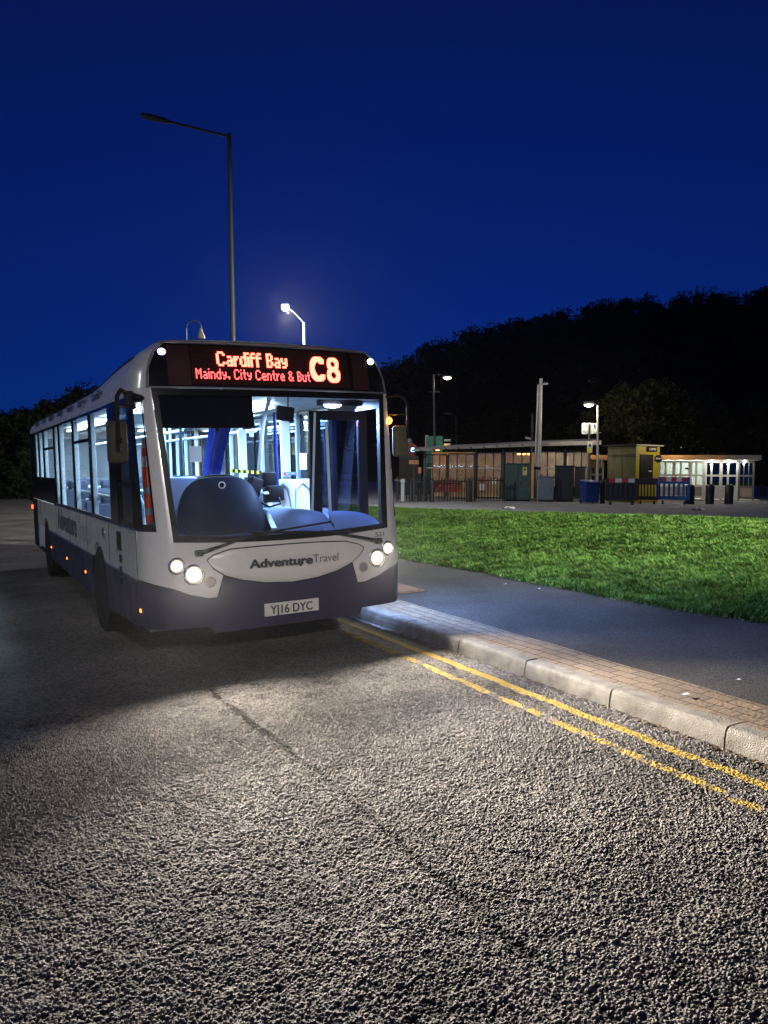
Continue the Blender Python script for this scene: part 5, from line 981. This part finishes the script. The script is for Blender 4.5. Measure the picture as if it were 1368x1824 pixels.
hz_ = H - .12; COAT = mat('dark_coat', (.02, .025, .035), .85, var=.3, scale=25); SKIN = mat('skin', (.48, .27, .20), .55)
P = [(0, 0, .92), (0, 0, 1.15), (0, 0, hz_ - .36), (0, -.01, hz_ - .22), (0, -.02, hz_ - .08), (0, -.03, hz_ + .04), (-.19, 0, hz_ - .34), (-.25, .02, hz_ - .62), (-.24, -.10, hz_ - .84), (.19, 0, hz_ - .34), (.25, .02, hz_ - .62), (.24, -.10, hz_ - .84), (-.10, 0, .86), (-.11, -.01, .48), (-.11, .02, .08), (-.11, -.10, .03), (.10, 0, .86), (.11, -.01, .48), (.11, .02, .08), (.11, -.10, .03)]
E_ = [(0, 1), (1, 2), (2, 3), (3, 4), (4, 5), (2, 6), (6, 7), (7, 8), (2, 9), (9, 10), (10, 11), (0, 12), (12, 13), (13, 14), (14, 15), (0, 16), (16, 17), (17, 18), (18, 19)]
skin('body', P, E_, [(.17, .12), (.18, .13), (.16, .11), .055, .085, .085, .075, .055, .04, .075, .055, .04, .095, .065, .045, .04, .095, .065, .045, .04], SKIN, person)
skin('coat', [tuple(Vector(p) * 1.0) for p in P[:4]] + [P[6], P[7], P[8], P[9], P[10], P[11]], [(0, 1), (1, 2), (2, 3), (2, 4), (4, 5), (5, 6), (2, 7), (7, 8), (8, 9)], [(.22, .16), (.21, .16), (.20, .15), .085, .10, .08, .06, .10, .08, .06], COAT, person)
skin('trousers', P[0:1] + P[12:15] + P[16:19], [(0, 1), (1, 2), (2, 3), (0, 4), (4, 5), (5, 6)], [(.18, .13), .11, .08, .065, .11, .08, .065], COAT, person)
for s in (-1, 1):
    hx_ = s * .24; hz2 = hz_ - .93
    for f_ in range(4): MB().tube([(hx_ + (f_ - 1.5) * .018, -.13, hz2 + .02), (hx_ + (f_ - 1.5) * .019, -.15, hz2 - .04), (hx_ + (f_ - 1.5) * .018, -.14, hz2 - (.075, .09, .085, .065)[f_])], [.009, .008, .006], 6).build('finger', SKIN, person, True)
    MB().tube([(hx_ - s * .03, -.13, hz2 + .03), (hx_ - s * .05, -.16, hz2 - .01), (hx_ - s * .045, -.17, hz2 - .04)], [.010, .009, .007], 6).build('thumb', SKIN, person, True); MB().rbox((hx_, -.13, hz2 + .04), (.075, .03, .085), .014).build('palm', SKIN, person, True)
MB().lathe([(.098, -.01), (.10, .03), (.085, .075), (.04, .10), (0, .105)], (0, -.025, hz_ + .055), 'Z', 18, sc=(.92, 1.1)).build('cap', COAT, person, True); MB().rbox((0, -.14, hz_ + .055), (.13, .09, .012), .005).build('cap_peak', COAT, person, True)
MB().grid(lambda u, v: Vector((.078 * math.sin((u - .5) * 2.6), -.025 - .094 * math.cos((u - .5) * 2.6) - .012 * math.sin(PI * v), hz_ - .10 + .085 * v)), 10, 6).build('face_mask', mat('mask_cloth', (.35, .42, .48), .8), person, True)
MB().lathe([(.010, .0), (.014, .02), (.006, .045)], (0, -.118, hz_ - .02), 'Z', 8).build('nose', SKIN, person, True)
for s in (-1, 1): MB().lathe([(0, -.012), (.011, 0), (0, .012)], (s * .034, -.098, hz_ + .015), 'Z', 10).build('eye', mat('eye_dark', (.03, .02, .02), .2), person, True); MB().rbox((s * .088, -.02, hz_), (.018, .035, .055), .008).build('ear', SKIN, person, True)

# ---- thin even haze volume, added to imitate lens glow round the lamps
hz_box = MB().box((100, 150, 52), (1500, 1400, 130)).build('haze', None); tag(hz_box, kind='stuff')
MI = bpy.data.materials.new('glow_mist'); MI.use_nodes = True; n = MI.node_tree; n.nodes.remove(n.nodes['Principled BSDF'])
vp = n.nodes.new('ShaderNodeVolumePrincipled'); vp.inputs['Density'].default_value = .00008; vp.inputs['Anisotropy'].default_value = .88; vp.inputs['Color'].default_value = (.95, .96, 1, 1)
n.links.new(vp.outputs[0], n.nodes['Material Output'].inputs['Volume']); hz_box.data.materials.append(MI)

# dead leaves and grit gathered along the foot of the grass and in the gutter
P_ = []; F_ = []
for i in range(1500):
    y_ = rnd.uniform(-3.5, 9) if i < 1000 else rnd.uniform(-5, .5)
    if i < 1000: x_ = footedge(y_) + rnd.gauss(-.03, .05); z_ = pz(x_, 0) + .006
    else: x_ = 1.283 - abs(rnd.gauss(0, .035)); z_ = .004
    s_ = rnd.uniform(.006, .022); a_ = rnd.uniform(0, 6.3); o_ = len(P_); ti = rnd.uniform(-.5, .5)
    for k in range(4): P_.append((x_ + s_ * math.cos(a_ + k * PI / 2) * (1 if k % 2 else .6), y_ + s_ * math.sin(a_ + k * PI / 2) * (1 if k % 2 else .6), z_ + s_ * ti * (1, .3, -.2, .1)[k]))
    F_.append((o_, o_ + 1, o_ + 2, o_ + 3))
tag(numesh('dead_leaves', np.array(P_), np.array(F_), leaf_mat('dead_leaf', (.05, .03, .015), (.22, .15, .07))), 'dead leaves and grit along the grass edge and in the gutter', 'leaf litter', kind='stuff')
